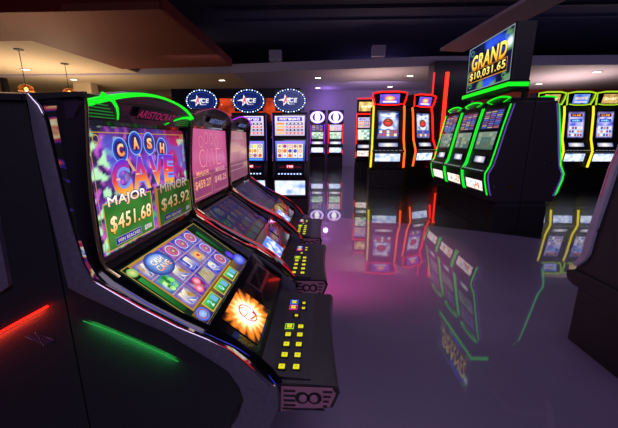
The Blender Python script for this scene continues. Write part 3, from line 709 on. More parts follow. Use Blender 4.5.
def tower(name, loc, rz, label, cat, group, W, prof, back, base_h, screens, mats, neons=(), topper=None, base_d=None, deck=None):
    """front faces local -y; prof = [(forward distance, z)] from top to bottom"""
    root = empty(name, loc, rz, label, cat, group)
    b = MB(); pr = [(-d, z) for d, z in prof] + [(back, prof[-1][1]), (back, prof[0][1])]
    b.prism(pr, -W/2, W/2, 'x'); b.build('cabinet', mats.get('cab', M['cab']), root, bevel=.008)
    bd = base_d if base_d is not None else prof[-1][0]-.06
    p = MB(); p.box(-W/2-.01, -bd, 0, W/2+.01, back, base_h-.004); p.build('pedestal', M['base'], root, bevel=.006)
    if base_h < prof[-1][1]-.02:
        k = MB(); k.box(-W/2, -bd+.02, base_h-.004, W/2, back, prof[-1][1]); k.build('plinth', M['base'], root)
    for nm, z0, z1, w, kind, seed, gain in screens:
        d0, d1 = interp(prof, z0), interp(prof, z1)
        V = Vector((0, -(d1-d0), z1-z0)); h = V.length; V.normalize(); N = Vector((1,0,0)).cross(V)
        O = Vector((-w/2, -d0, z0)) + N*.012
        A = slot_picture(w, h, kind, seed, gain); scr = A.build(nm, O, (1,0,0), V, M['s_far'], root, back=.01)
        fr = MB(); e = .018
        for u0, v0, u1, v1 in ((-e,-e,w+e,0),(-e,h,w+e,h+e),(-e,0,0,h),(w,0,w+e,h)):
            q = [O-N*.014+Vector((1,0,0))*a+V*c_ for a, c_ in ((u0,v0),(u1,v0),(u1,v1),(u0,v1))]; q2 = [x+N*.026 for x in q]
            fr.add(q+q2, [(0,3,2,1),(4,5,6,7),(0,1,5,4),(1,2,6,5),(2,3,7,6),(3,0,4,7)])
        f = fr.build('screen_bezel', M['gloss'], root); f.parent = scr
    if deck:
        z, d, th = deck; dd = interp(prof, z)
        k = MB(); k.prism([(-dd+.04, z+th*.6), (-dd-d*.3, z+th*.5), (-dd-d, z), (-dd-d, z-th*.5), (-dd-d*.8, z-th*.7), (-dd+.04, z-th)], -W/2+.02, W/2-.02, 'x')
        kk = k.build('button_deck', M['deck'], root, bevel=.004)
        pb = None
        for i in range(7):
            xx = -W*.36+W*.12*i
            if pb is None:
                b = MB(); b.box(-W*.035, -dd-d*.72, z+th*.12, W*.035, -dd-d*.45, z+th*.34); pb = b.build('lit_button', M['s_btn'], root); q = pb
            else: q = pb.copy(); col.objects.link(q)
            q.location.x = xx; q.parent = root
    for nm, m, xo, pts, r in neons:
        for s in ((-1, 1) if xo > 0 else (-1,)):
            x = abs(xo)*s; mm = m if not isinstance(m, tuple) else m[0 if s < 0 else 1]
            k = MB(); k.tube([(x*px_, -d-.012, z) for px_, d, z in pts], r, 8); k.build(nm, mm, root, smooth=True)
    if topper: topper(root)
    return root

# ---- towers with flared toppers (centre island, yellow row)
TP = [(.10,2.0),(.14,1.88),(.24,1.20),(.30,1.10),(.36,.98),(.34,.90),(.30,.66),(.27,.50)]
def flared(mat_rim, art, seed, K=1):
    def f(root):
        t = MB(); secs = []
        for z, w, d in ((2.0,.33,.11),(2.03,.35,.15),(2.29,.40,.20),(2.31,.39,.19)):
            w *= K; secs.append([(-w,-d,z),(-w*.55,-d-.03,z),(w*.55,-d-.03,z),(w,-d,z),(w,.16,z),(-w,.16,z)])
        t.loft(secs); tt = t.build('topper', M['gloss'], root)
        V = Vector((0,-.05,.26)).normalized()
        slot_picture(.46*K, .21, art, seed, 1.0).build('topper_screen', (-.23*K,-.196,2.05), (1,0,0), V, M['s_far'], root, back=.004).parent = tt
        n = MB(); kx = lambda q: [(x*K, y, z) for x, y, z in q]
        n.tube(kx([(-.34,-.165,2.02),(-.385,-.20,2.16),(-.40,-.215,2.285),(-.2,-.245,2.31),(.2,-.245,2.31),(.40,-.215,2.285),(.385,-.20,2.16),(.34,-.165,2.02)]), .018, 8)
        n.tube(kx([(-.30,-.20,2.035),(-.15,-.21,2.015),(.15,-.21,2.015),(.30,-.20,2.035)]), .012, 8)
        n.build('topper_light', mat_rim, root, smooth=True).parent = tt
    return f
def island(loc, rz, label, group, ml, mr_, rim, hero, top, seed, W=.8):
    sx = .94
    pts = [(.97,.11,2.0),(.98,.16,1.80),(1.0,.24,1.22),(1.02,.33,1.02),(1.04,.37,.92),(1.05,.34,.72),(1.06,.31,.54)]
    return tower('slot_machine', loc, rz, label, 'slot machine', group, W, TP, .34, .48,
        [('main_screen',1.24,1.87,.50*W/.8,hero,seed,1.0),('card_display',1.03,1.12,.46*W/.8,'glow',seed,1.0),('belly_screen',.69,.875,.60*W/.8,'belly',seed,1.0)],
        {}, [('side_light', (ml, mr_), W*.47*(1 if mr_ else -1), pts, .024)], flared(rim, top, seed, W/.8), deck=(.94,.08,.05))
g = 'island slot machines'
island((1.62, 8.25, 0), R(-3), 'island slot machine with yellow light on its left edge, orange on its right', g, M['nyellow'], M['norange'], M['nred'], 'blue_hero', 'heroTop', 11, .8)
island((2.52, 8.78, 0), R(26), 'island slot machine right of the dark gap, turned to the right', g, M['norange'], M['nred'], M['nred'], 'blue_hero', 'heroTop', 12, .70)
gy = 'yellow-lit slot machines in the right rear row'
island((5.50, 8.45, 0), 0, 'yellow-lit slot machine half hidden behind the green-edged cabinets', gy, M['nyellow'], None, M['nyg'], 'violet_hero', 'goldtop', 21, .64)
island((6.18, 8.45, 0), 0, 'yellow-lit slot machine with a blue topper picture, in full view', gy, M['nyellow'], None, M['nyg'], 'violet_hero', 'bluetop', 22, .64)
island((6.86, 8.45, 0), 0, 'yellow-lit slot machine at the right edge with a tan topper picture', gy, M['nyellow'], None, M['nyg'], 'violet_hero', 'goldtop', 23, .64)

# ---- square uprights with star topper
def emblem_star(A, cx, cy, s, white, red):
    pts = []
    for k in range(10):
        a = math.pi/2+k*math.pi/5+.15; r = s*(1 if k % 2 == 0 else .42); pts.append((cx+r*math.cos(a), cy+r*math.sin(a)))
    for k in range(10): A.poly([(cx,cy), pts[k], pts[(k+1) % 10]], white)
def oval_topper(root):
    t = empty('topper', (0,0,0)); t.parent = root
    rim = MB(); rim.lathe([(.225,.075),(.24,.06),(.24,-.05),(.232,-.062),(.205,-.062),(.205,-.05)], (0,-.08,1.835), 36, 'y', sx=1, sy=.70)
    Q = 1.15
    r_ = rim.build('oval_housing', M['oval_blue'], root); r_.scale = (Q, 1, Q); r_.location.z = 1.835*(1-Q)
    A = Art(.42, .29, .0016); A.ell(.21,.145,.20,.137,'#0e1a52','#182a78',32); A.up(); A.ring(.21,.145,.185,.124,.004,'#3a5ac8',32); A.up()
    emblem_star(A, .155, .15, .085, lin('#f4f4ff'), 0); A.up(); A.poly([(.125,.11),(.158,.205),(.17,.205),(.185,.11),(.168,.11),(.156,.165),(.143,.11)], '#e02828')
    A.text('ACE', .225, .152, .062, .185, '#f4f4ff', None, .03, shear=.2); A.l -= 1
    A.rect(.05,.148,.13,.160,'#f4f4ff'); A.text('GAMING', .235, .10, .018, .09, '#c8ccf0', None, .01)
    A.l += 2
    A.text('A', .15, .155, .060, .050, '#e82c2c', None, .04, outline='#f4f4ff', ob=.05)
    o = A.build('oval_sign', (-.21,-.144,1.69), (1,0,0), (0,0,1), M['s_main'], root, back=.001); o.scale = (Q, 1, Q); o.location.z = 1.835*(1-Q)
    protos = {}
    for k in range(34):
        a = k*2*math.pi/34; mm = 'led_white' if k % 2 else 'led_blue'; p = (Q*.222*math.cos(a), -.142, 1.835+Q*.155*math.sin(a))
        if mm not in protos:
            b = MB(); b.lathe([(.0105,0),(.009,-.008),(.004,-.012)], (0,0,0), 8, 'y'); o = b.build('rim_bulb', M[mm], root); protos[mm] = o
        else: o = protos[mm].copy(); col.objects.link(o)
        o.location = p; o.parent = root
    bpy.data.objects.remove(t)
    p = MB(); p.box(-.06,-.06,1.63,.06,.02,1.70); p.build('topper_post', M['black'], root)
AP = [(.16,1.65),(.17,1.21),(.20,.82),(.25,.66),(.31,.60),(.27,.54),(.25,.22)]
def ace(loc, label, seed):
    return tower('slot_machine', loc, 0, label, 'slot machine', 'slot machines under oval signs', .60, AP, .30, .20,
        [('upper_screen',1.27,1.59,.50,'paytable',seed,1.0),('main_screen',.845,1.18,.50,'reels',seed,1.0),('logo_panel',.69,.80,.45,'redlogo',seed,1.0),('button_lights',.605,.645,.44,'lights',seed,1.2),('belly_screen',.27,.52,.52,'belly',seed,1.0)],
        {'cab': M['cab_l']}, [('side_light', M['nlav'], .292, [(1,.17,1.62),(1,.18,1.2),(1,.21,.85)], .006)], oval_topper)
ace((-2.04, 5.70, 0), 'slot machine behind the near row, only its leftmost oval star sign showing', 31)
ace((-1.24, 5.70, 0), 'slot machine under the middle oval star sign, mostly hidden', 32)
ace((-.545, 5.68, 0), 'blue-lit slot machine under the rightmost oval star sign, its whole front in view', 33)

# ---- far pair with round eye toppers
def eye_topper(root):
    A = Art(.50, .42, .003); A.ell(.25,.21,.245,.20,'#5a20c0','#7a40ff',28); A.up(); A.ell(.25,.21,.225,.18,tuple(1.5*x for x in lin('#e8c8ff')),None,28); A.up()
    A.ell(.25,.21,.16,.125,'#3a1a90',None,24); A.up(); A.ell(.25,.21,.085,.12,tuple(1.6*x for x in lin('#ffffff')),None,20)
    Q = 1.35; o = A.build('eye_sign', (-.25,-.185,1.92), (1,0,0), (0,0,1), M['s_far'], root, back=.002); o.scale = (Q,1,Q); o.location.z = 2.13*(1-Q)
    r_ = MB(); r_.lathe([(.25,.06),(.262,.05),(.262,-.03),(.25,-.04)], (0,-.14,2.13), 30, 'y', sy=.84); o = r_.build('round_housing', M['black'], root); o.scale = (Q,1,Q); o.location.z = 2.13*(1-Q)
    p = MB(); p.box(-.05,-.14,1.86,.05,-.02,1.93); p.build('topper_post', M['black'], root)
PP = [(.16,1.88),(.18,1.35),(.24,1.12),(.30,1.0),(.26,.60),(.24,.55)]
def eye(loc, label, seed, trim):
    pts = [(1,.17,1.86),(1,.19,1.35),(1,.25,1.1),(1,.26,.62)]
    return tower('slot_machine', loc, 0, label, 'slot machine', 'slot machines by the far wall', .62, PP, .30, .52,
        [('upper_screen',1.58,1.82,.50,'paylist' if seed % 2 else 'paytable',seed,1.2),('main_screen',1.24,1.52,.50,'greenreel',seed,1.6),('deck_panel',1.02,1.12,.48,'glow',seed,1.3),('belly_screen',.68,.88,.50,'belly',seed,1.1)],
        {}, [('side_light', trim, .300, pts, .012), ], eye_topper)
eye((-.20, 14.1, 0), 'small violet-edged machine by the far wall under the left white eye sign', 41, M['npurple'])
eye((.57, 14.1, 0), 'small red-edged machine by the far wall under the right white eye sign', 42, M['nred'])
# machine peeking out left of the centre island
def box_topper(root):
    t = MB(); t.prism([(-.20,1.98),(-.24,2.36),(.1,2.36),(.1,1.98)], -.27, .27, 'x'); tt = t.build('topper', M['black'], root, bevel=.01)
    V = Vector((0,-.04,.38)).normalized(); slot_picture(.44, .26, 'goldtop', 9, 1.4).build('topper_screen', (-.22,-.224,2.03), (1,0,0), V, M['s_far'], root, back=.004).parent = tt
    n = MB(); n.tube([(-.28,-.25,1.95),(.28,-.25,1.95)], .02, 8); n.tube([(-.27,-.27,2.38),(.27,-.27,2.38)], .016, 8); n.build('topper_light', M['nred'], root)
tower('slot_machine', (1.32, 10.1, 0), R(-4), 'red-lit slot machine peeking out behind the left side of the centre island', 'slot machine', None, .56,
    [(.18,1.94),(.20,1.4),(.24,1.15),(.30,1.0),(.26,.62),(.24,.55)], .30, .5,
    [('upper_screen',1.55,1.85,.46,'paytable',51,.9),('main_screen',1.2,1.5,.46,'greenreel',51,1.8),('deck_panel',.96,1.05,.44,'glow',51,1.0),('belly_screen',.72,.88,.46,'warmbelly',51,1.0)],
    {}, [('side_light', M['nred'], .27, [(1,.19,1.93),(1,.25,1.1),(1,.27,.66)], .012)], box_topper)
# rear machine of the island, seen only above the gap
island((2.12, 9.50, 0), R(183), 'island slot machine facing away, only its dark back showing in the gap', g, M['nyellow'], M['nyellow'], M['nyg'], 'violet_hero', 'goldtop', 13, .74)

# ---- green-edged double-sided bank
GP = [(.255,1.66),(.275,1.60),(.385,1.05),(.42,.86),(.47,.78),(.46,.70),(.42,.52),(.40,.42)]
def green_header(root):
    t = MB(); secs = []
    for k in range(9):
        x = -.27+.54*k/8; z = 1.735-.03*(x/.27)**2
        secs.append([(x,-.23,1.64),(x,-.27,1.66),(x,-.25,z),(x,-.10,z),(x,-.10,1.64)])
    t.loft(secs); t.build('header', M['header'], root)
    n = MB(); n.tube([(-.275+.55*k/12, -.272+.0*k, 1.742-.035*((k-6)/6)**2) for k in range(13)], .011, 8)
    for s in (-1, 1): n.tube([(s*.275,-.272,1.707),(s*.21,-.276,1.685),(s*.14,-.276,1.67)], .006, 6)
    n.build('header_light', M['ngreen'], root, smooth=True)
def green(loc, rz, label, group, seed):
    pts = [(1,.268,1.63),(1,.33,1.36),(1,.388,1.05),(1,.425,.88),(1,.475,.78),(1.0,.47,.70),(1,.43,.54),(.98,.41,.50)]
    p2 = [(1,d-.035,z) for _, d, z in pts]  # lavender reflection beside the green edge, put in as a glowing stripe
    r = tower('slot_machine', loc, rz, label, 'slot machine', group, .68, GP, 0.0, .38,
        [('upper_screen',1.34,1.58,.50,'paylist',seed,.9),('main_screen',1.07,1.30,.50,'greenreel',seed,.55),('card_display',.90,.98,.30,'glow',seed,1.0),('belly_screen',.545,.68,.50,'warmbelly',seed,1.0)],
        {'cab': M['cab_l']}, [('side_light', M['ngreen'], .325, pts, .009), ('inner_reflection', M['nlav'], .341, p2, .008)], green_header, base_d=.33, deck=(.80,.06,.04))
    return r
gg = 'green-edged slot machines under the jackpot sign'
XC = 2.575
g1 = green((XC, 4.47, 0), R(-90), 'nearest of the three green-edged slot machines below the jackpot sign', gg, 61)
g2 = green((XC, 5.17, 0), R(-90), 'middle green-edged slot machine under the jackpot sign', gg, 62)
g3 = green((XC, 5.87, 0), R(-90), 'farthest of the three green-edged slot machines, by the red-lit column', gg, 63)
g4 = green((XC+.006, 4.47, 0), R(90), 'green-edged slot machine facing away right, backing onto the green-edged row', None, 64)
for rt, sgn in ((g1, -1), (g4, 1)):
    k = MB(); side = -1 if rt is g1 else 1
    # local x that looks towards the camera (world -y)
    xs = .34 if rt is g1 else -.34; e = .004 if rt is g1 else -.004
    xa, xb = sorted((xs, xs+e))
    if rt is g1:
        k.box(xa, -.20, .60, xb, -.12, .635); k.build('brass_plate', M['gold'], rt)
    l = MB(); l.lathe([(.014, 0), (.014, e*1.5), (.008, e*2)], (xs, -.36 if rt is g1 else -.22, .62 if rt is g1 else .92), 14, 'x'); l.build('side_lock', M['chrome'], rt)
# jackpot sign
js = empty('jackpot_sign', (2.31, 4.65, 1.79), 0, 'large hanging sign reading GRAND $10,031.65 above the green-edged machines', 'sign')
b = MB(); b.prism([(-.10, .09),(-.115,.72),(.105,.72),(.105,.09)], -.60, .60, 'y'); b.build('sign_housing', M['black'], js, bevel=.008)
art_grand(1.14, .60).build('sign_screen', (-.108,.57,.105), (0,-1,0), (-.025,0,1), M['s_far'], js, back=.004)
b = MB(); b.box(-.15,-.64,.0,.09,.60,.085); b.build('light_bar', M['black'], js)
b = MB(); b.box(-.158,-.64,.018,-.150,.60,.066); b.box(-.158,-.648,.018,.080,-.64,.066); b.build('bar_light', M['ngreen_b'], js)
for y in (-.35,.35):
    b = MB(); b.box(.05,y-.04,.0,.24,y+.04,.03); b.box(.20,y-.04,-.125,.24,y+.04,.03); b.build('support_post', M['black'], js)

# ---- right foreground machine, its dark side towards the camera
rf = empty('slot_machine', (1.895, 1.40, 0), 0, 'dark slot machine with silver rim in the right foreground, cut by the edge', 'slot machine')
PR = [(1.50,1.62),(1.60,1.58),(1.655,1.40),(1.70,1.20),(1.733,1.06),(1.752,.90),(1.772,.75),(1.782,.66),(1.785,.58),(1.80,.53),(1.832,.48),(1.848,.45),(1.84,.42)]
b = MB(); b.prism([(1.05,.40)]+[(1.05,1.60)]+[(y-.02,z) for y, z in PR], 1.565, 2.30, 'x')
b.build('cabinet', M['cab_l'], rf, loc=(0,0,0)).location = (-1.94,-1.40,0)
b = MB(); secs = []
for i, (y, z) in enumerate(PR[:-2]):
    w = .044 if i < 9 else .044-.008*(i-8)
    secs.append([(1.548,y,z),(1.546,y-w*.5,z-.002),(1.548,y-w,z-.004),(1.60,y-w,z-.004),(1.60,y,z)])
b.loft(secs); b.build('silver_rim', M['silver'], rf, smooth=True).location = (-1.94,-1.40,0)
b = MB(); b.box(1.58,1.05,.0,2.28,1.80,.36); o = b.build('pedestal', M['base'], rf, bevel=.004); o.location = (-1.94,-1.40,0)
b = MB(); b.prism([(1.05,.36),(1.05,.45),(1.82,.45),(1.862,.43),(1.864,.40),(1.845,.375),(1.80,.36)], 1.545, 2.30, 'x'); o = b.build('base_ledge', M['black'], rf, bevel=.006); o.location = (-1.94,-1.40,0)
b = MB(); b.tube([(1.60+.02*k, y+.004, z) for k in range(2) for y, z in [PR[5]]], .001, 4)
l = MB(); l.lathe([(.013,0),(.013,-.006),(.007,-.008)], (1.565,1.735,.715), 16, 'x'); o = l.build('side_lock', M['chrome'], rf); o.location = (-1.94,-1.40,0)
b = MB(); secs = [[(1.60,y+.002,z),(2.26,y+.002,z),(2.26,y-.01,z),(1.60,y-.01,z)] for y, z in PR[1:5]]; b.loft(secs); o = b.build('front_glass', M['gloss'], rf); o.location = (-1.94,-1.40,0)
b = MB(); b.tube([(1.5455,y-.014,z) for y, z in PR[2:6]], .0022, 6); o = b.build('rim_light', neon('red_rim_light', '#c02848', .5), rf); o.location = (-1.94,-1.40,0)

# ================================================================== ROOM
def floor_mat(name, c, rough, coat, cr, tile=0):
    m = mat(name, c, rough, coat=coat, coat_rough=cr, noise_amt=.12, noise_scale=1.2)
    return m
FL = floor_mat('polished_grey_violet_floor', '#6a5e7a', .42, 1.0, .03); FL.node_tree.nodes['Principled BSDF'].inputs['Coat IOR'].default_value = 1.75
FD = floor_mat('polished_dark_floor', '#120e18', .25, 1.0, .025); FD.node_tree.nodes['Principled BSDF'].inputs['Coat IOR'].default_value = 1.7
edge = [(-14,8.6),(-3,6.0),(-.006,4.98),(.8,4.72),(1.61,4.43),(2.35,4.08),(3.04,3.69),(4.2,2.9),(14,-4.5)]
def flat(name, poly, z, m):
    me = bpy.data.meshes.new(name); bm = bmesh.new()
    f = bm.faces.new([bm.verts.new((x, y, z)) for x, y in poly]); 
    if f.normal.z < 0: f.normal_flip()
    bmesh.ops.triangulate(bm, faces=bm.faces)
    bmesh.ops.recalc_face_normals(bm, faces=bm.faces)
    bm.to_mesh(me); bm.free(); me.materials.append(m); o = bpy.data.objects.new(name, me); col.objects.link(o); return struct(o)
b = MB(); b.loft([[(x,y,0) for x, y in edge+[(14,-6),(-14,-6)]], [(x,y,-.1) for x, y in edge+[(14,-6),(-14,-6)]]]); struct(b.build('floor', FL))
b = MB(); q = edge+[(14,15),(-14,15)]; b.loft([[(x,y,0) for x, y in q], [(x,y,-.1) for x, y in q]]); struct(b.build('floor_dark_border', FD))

W_P = mat('violet_grey_wall_paint', '#8c80a0', .8); W_C = mat('cream_paint', '#c8b498', .8); W_R = mat('deep_red_paint', '#7a2018', .7)
W_B = mat('beam_paint', '#a39ab4', .8); W_BR = mat('brown_red_soffit', '#7c3c2e', .7); W_RD = mat('dark_red_fascia', '#701812', .6)
C_D = mat('dark_open_ceiling', '#34345c', .9, noise_scale=3); C_L = mat('lower_ceiling_paint', '#a89cb4', .8); C_BL = mat('navy_duct_paint', '#151a38', .8)
def sbox(name, *a, m=None, kind=True, bevel=0):
    b = MB(); b.box(*a); o = b.build(name, m, bevel=bevel)
    return struct(o) if kind else o
sbox('wall_back', -3.4,14.85,0, 6.6,15.0,3.7, m=W_P)
sbox('wall_back_right', 6.6,14.85,0, 14,15.0,3.7, m=W_R)
sbox('wall_back_left', -14,14.85,0, -3.4,15.0,3.7, m=W_C)
sbox('wall_left', -14.1,-6,0, -14,15,4.4, m=W_C)
sbox('wall_right', 14,-6,0, 14.1,15,4.4, m=W_R)
sbox('wall_front', -14,-6.1,0, 14,-6,4.4, m=W_P)
sbox('ceiling', -14,-6,4.3, 14,15,4.4, m=C_D)
def polyslab(name, poly, z0, z1, m):
    b = MB(); b.loft([[(x,y,z0) for x, y in poly], [(x,y,z1) for x, y in poly]]); return struct(b.build(name, m))
BL = [(-14,11.0),(-2.95,10.85),(3.1,10.1),(14,10.2)]
polyslab('ceiling_rear', [(-2.9,10.95),(3.1,10.2),(14,10.3),(14,14.85),(-2.9,14.85)], 3.32, 3.40, C_L)
polyslab('ceiling_left_rear', [(-14,7.32),(-6.15,7.32),(-6.05,11.1),(-2.9,10.96),(-2.9,14.85),(-14,14.85)], 3.34, 3.42, W_C)
b = MB(); secs = []
for (x, y), z in zip(BL, (3.28, 3.30, 3.30, 3.30)): secs.append([(x,y,z),(x,y,3.56),(x,y+.12,3.56),(x,y+.12,z)])
b.loft(secs); struct(b.build('trim_1', W_B))
# brown soffit with its red face
polyslab('ceiling_soffit', [(-14,5.95),(-2.70,5.75),(-2.66,9.9),(-6.1,10.15),(-6.35,7.32),(-14,7.32)], 3.30, 3.42, W_BR)
b = MB(); b.box(-14,5.78,3.301,-2.69,5.90,3.85); b.build('trim_2', W_RD)['kind'] = 'structure'
b = MB(); b.prism([(-2.70,3.302),(-2.64,3.302),(-2.64,3.50),(-2.70,3.50)], 5.78, 9.88, 'y'); b.build('trim_3', W_RD)['kind'] = 'structure'
# diagonal beam over the jackpot sign
polyslab('trim_4', [(3.25,4.6),(3.85,4.6),(3.45,8.6),(2.84,8.49),(3.1,5.6)][0:4], 3.30, 3.36, W_B)
for k in range(9):
    y = 3.2+.75*k; sbox('trim_%d' % (5+k), -2.6,y,4.235, 13.9,y+.06,4.3, m=mat('dark_joist_%d' % k, '#3a3a60', .8))
# boxes on the beam
for x, lb in ((-1.45, 'small grey ceiling box above the beam on the left'), (1.62, 'small grey ceiling box above the beam, nearer the centre island')):
    y = BL[1][1]+(x-BL[1][0])/(BL[2][0]-BL[1][0])*(BL[2][1]-BL[1][1])
    t = empty('speaker_box', (x, y-.14, 3.565), 0, lb, 'speaker', 'ceiling boxes along the beam')
    b = MB(); b.box(-.19,-.10,0,.19,.134,.30); b.build('housing', W_B, t, bevel=.01)
    b = MB(); b.box(-.16,-.106,.03,.16,-.10,.27); b.build('grille', mat('box_grille', '#928aa2', .7), t)
# red-lit column
cl = empty('lit_column', (3.65, 9.72, 0), 0, 'dark column with vertical red neon tubes left of the green-edged machines', 'column')
b = MB(); b.box(-.60,-.25,0,.50,.25,3.295); b.build('column_body', mat('column_cladding', '#181222', .4), cl, bevel=.01)
b = MB(); b.tube([(-.24,-.285,.35),(-.24,-.285,3.0)], .052, 12); b.build('neon_tube', neon('column_neon', '#ff2a12', 2.3), cl, smooth=True)
b = MB(); b.tube([(-.59,-.27,.35),(-.59,-.27,3.0)], .022, 12); b.build('neon_tube', neon('column_neon_thin', '#f02420', 1.6), cl, smooth=True)
# display wall behind the oval signs
dw = empty('display_wall', (-1.66, 6.42, 0), 0, 'dark partition with a glowing red starry panel behind the oval star signs', 'partition')
b = MB(); b.box(-1.24,-.10,0,1.24,.10,2.15); b.build('partition', mat('partition_black', '#15101c', .5), dw)
m = bpy.data.materials.new('red_starry_panel'); m.use_nodes = True; nt = m.node_tree; bs = nt.nodes['Principled BSDF']
tc = nt.nodes.new('ShaderNodeTexCoord'); nz = nt.nodes.new('ShaderNodeTexNoise'); nz.inputs['Scale'].default_value = 4; nz.inputs['Detail'].default_value = 5
rp = nt.nodes.new('ShaderNodeValToRGB'); e = rp.color_ramp.elements; e[0].position = .35; e[0].color = (*lin('#5a0c08'), 1); e[1].position = .62; e[1].color = (*lin('#ff5020'), 1)
vo = nt.nodes.new('ShaderNodeTexVoronoi'); vo.inputs['Scale'].default_value = 11
lt = nt.nodes.new('ShaderNodeMath'); lt.operation = 'LESS_THAN'; lt.inputs[1].default_value = .13
mx = nt.nodes.new('ShaderNodeMix'); mx.data_type = 'RGBA'; mx.inputs['B'].default_value = (1, .8, .7, 1)
for a_, b_ in ((tc.outputs['Object'], nz.inputs['Vector']), (tc.outputs['Object'], vo.inputs['Vector']), (nz.outputs['Fac'], rp.inputs['Fac']), (vo.outputs['Distance'], lt.inputs[0]), (lt.outputs[0], mx.inputs['Factor']), (rp.outputs['Color'], mx.inputs['A']), (mx.outputs['Result'], bs.inputs['Emission Color'])): nt.links.new(a_, b_)
bs.inputs['Emission Strength'].default_value = .75; bs.inputs['Base Color'].default_value = (.05, .01, .01, 1)
b = MB(); b.box(-.40,-.115,1.55,1.20,-.10,1.97); b.build('starry_panel', m, dw)
rr = random.Random(2); tl = None
for k in range(30):
    if tl is None:
        b = MB(); b.lathe([(.010,0),(.008,-.006)], (0,0,0), 6, 'y'); tl = b.build('tiny_bulb', neon('tiny_red_bulb', '#ff7a60', .8), dw); q = tl
    else: q = tl.copy(); col.objects.link(q); q.parent = dw
    q.location = (rr.uniform(.60,.74), -.10, .4+1.5*k/30)
# downlights
dl = [(-3.68,12.24,3.34,'left of the star signs'),(-.16,11.8,3.32,'nearer, above the far pair of machines'),(-.19,13.99,3.32,'farther, above the far pair of machines'),(2.95,11.58,3.32,'nearer, above the centre island'),(2.75,13.85,3.32,'farther, above the centre island'),(8.35,13.37,3.32,'behind the jackpot sign'),(8.71,11.17,3.32,'above the yellow-lit row'),(-9.2,10.2,3.34,'near the left pendant'),(-9.0,11.9,3.34,'near the right pendant')]
for i, (x, y, z, w) in enumerate(dl):
    t = empty('downlight', (x, y, z), 0, 'small square ceiling light, '+w, 'light', 'ceiling lights in the rear ceiling')
    b = MB(); b.box(-.12,-.09,-.02,.12,.09,.0); b.build('trim_ring', W_B, t); b = MB(); b.box(-.09,-.06,-.024,.09,.06,-.02); b.build('lens', M['down'], t)
    ld = bpy.data.lights.new('downlight_lamp', 'SPOT'); ld.energy = 24 if x > -5 else 20; ld.spot_size = R(150); ld.spot_blend = 1; ld.shadow_soft_size = .05
    ld.color = (1, .75, .5)
    if i in (1, 2): ld.color = (.6, .35, 1); ld.energy = 45
    lo = bpy.data.objects.new('downlight_lamp', ld); col.objects.link(lo); lo.parent = t; lo.location = (0, 0, -.05)
# pendants
for x, y, zb, lb in ((-7.37,8.08,2.42,'left glowing glass pendant lamp above the dark machine backs'), (-7.42,9.55,2.55,'right glowing glass pendant lamp, beside the first one')):
    t = empty('pendant_lamp', (x, y, 3.34), 0, lb, 'lamp', 'glass pendant lamps')
    b = MB(); b.lathe([(.10,0),(.10,-.02),(.03,-.03)], (0,0,0), 16); b.build('canopy', M['black'], t)
    b = MB(); b.tube([(0,0,-.02),(0,0,zb-3.34+.12)], .008, 6); b.build('cord', M['black'], t)
    h = zb-3.34
    b = MB(); b.lathe([(.03,h+.12),(.12,h+.09),(.17,h+.02),(.165,h-.04),(.155,h-.035),(.16,h+.015),(.11,h+.08),(.02,h+.11)], (0,0,0), 20); b.build('glass_shade', M['smokeglass'], t, smooth=True)
    b = MB(); b.lathe([(.005,h-.035),(.035,h-.02),(.04,h+.02),(.02,h+.06)], (0,0,0), 12); b.build('bulb', M['bulb'], t, smooth=True)
    ld = bpy.data.lights.new('pendant_light', 'POINT'); ld.energy = 45; ld.color = (1, .68, .38); ld.shadow_soft_size = .05
    lo = bpy.data.objects.new('pendant_light', ld); col.objects.link(lo); lo.parent = t; lo.location = (0, 0, h-.10)
# pillar and back-left columns
sbox('wall_pillar', -9.6,12.6,0, -8.9,13.0,3.34, m=W_C)
sbox('wall_side_red', -8.2,13.6,0, -3.4,13.8,2.95, m=W_R)
sbox('wall_post', -11.4,11.5,0, -11.25,11.65,3.34, m=M['black'])

# ================================================================== LIGHTS
def light(kind, name, loc, e, c, size=.3, rot=None, **k):
    ld = bpy.data.lights.new(name, kind); ld.energy = e; ld.color = c
    if kind == 'AREA': ld.size = size
    else: ld.shadow_soft_size = size
    for a, v in k.items(): setattr(ld, a, v)
    o = bpy.data.objects.new(name, ld); col.objects.link(o); o.location = loc
    if rot: o.rotation_euler = rot
    return o
# general fill: unseen violet area lamps added overhead and behind the camera
light('AREA', 'house_fill', (1.5,-2.5,4.1), 68, (.80,.66,1), 3.0)
light('AREA', 'house_fill', (-1.0,-2.8,3.0), 23, (.8,.7,1), 1.5, (R(62),0,R(10)))
light('AREA', 'house_fill', (4.5,1.5,4.1), 28, (.78,.66,1), 2.0)
light('AREA', 'house_fill', (1.0,2.8,4.2), 38, (.80,.66,1), 2.5)
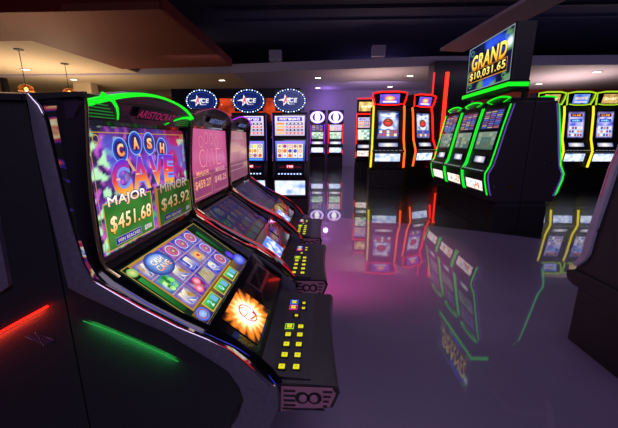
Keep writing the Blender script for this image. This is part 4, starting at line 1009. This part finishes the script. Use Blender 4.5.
# unseen upward lamps added to brighten the rear ceilings and walls
light('AREA', 'ceiling_fill', (1.8,11.2,2.2), 30, (1,.70,.5), 1.2, (R(180),0,0))
light('AREA', 'ceiling_fill', (8.5,12.0,2.2), 70, (1,.78,.6), 2.0, (R(180),0,0))
light('AREA', 'ceiling_fill', (-8.5,10.0,1.6), 110, (1,.74,.48), 2.5, (R(180),0,0))
light('AREA', 'ceiling_fill', (-5.0,6.0,1.7), 12, (1,.62,.42), 1.5, (R(180),0,0))
# unseen spot added for the pink floor glow, then the bank's far-foot LED
light('SPOT', 'pink_floor_fill', (.15,3.60,3.9), 640, (1,.14,.42), .02, (0,0,0), spot_size=R(46), spot_blend=.6, specular_factor=0.0)
light('SPOT', 'bank_led', (-.20,2.345,.48), 25, (1,.10,.36), .01, Vector((.50,.50,-.50)).to_track_quat('-Z','Y').to_euler(), spot_size=R(150), spot_blend=.9)
o = light('AREA', 'beam_fill', (.5,8.6,3.05), 9, (.75,.62,.95), 9.0, (R(100),0,R(0))); o.data.shape = 'RECTANGLE'; o.data.size_y = .1  # unseen lamps added to brighten the beam face
o = light('AREA', 'beam_fill', (8.5,8.4,3.05), 9, (.68,.62,1), 8.0, (R(100),0,R(0))); o.data.shape = 'RECTANGLE'; o.data.size_y = .1
light('POINT', 'wall_fill', (.2,14.2,2.9), 14, (.5,.28,1), .1, specular_factor=0.0)  # violet lamps without fixtures, added to lighten the far wall
light('AREA', 'wall_fill', (2.0,12.5,2.9), 40, (.75,.58,1), 2.0, (R(70),0,0))
wd = bpy.data.worlds.new('world'); sc.world = wd; wd.use_nodes = True
wd.node_tree.nodes['Background'].inputs['Color'].default_value = (.4, .33, .6, 1); wd.node_tree.nodes['Background'].inputs['Strength'].default_value = .03

# ================================================================== CAMERA
cd = bpy.data.cameras.new('camera'); cd.sensor_width = 36; cd.sensor_fit = 'HORIZONTAL'; cd.lens = 316/618*36; cd.clip_start = .02
cam = bpy.data.objects.new('camera', cd); col.objects.link(cam); cam.location = (0, 0, 1.2)
cam.rotation_euler = (R(90-13.2), 0, R(2.3)); sc.camera = cam
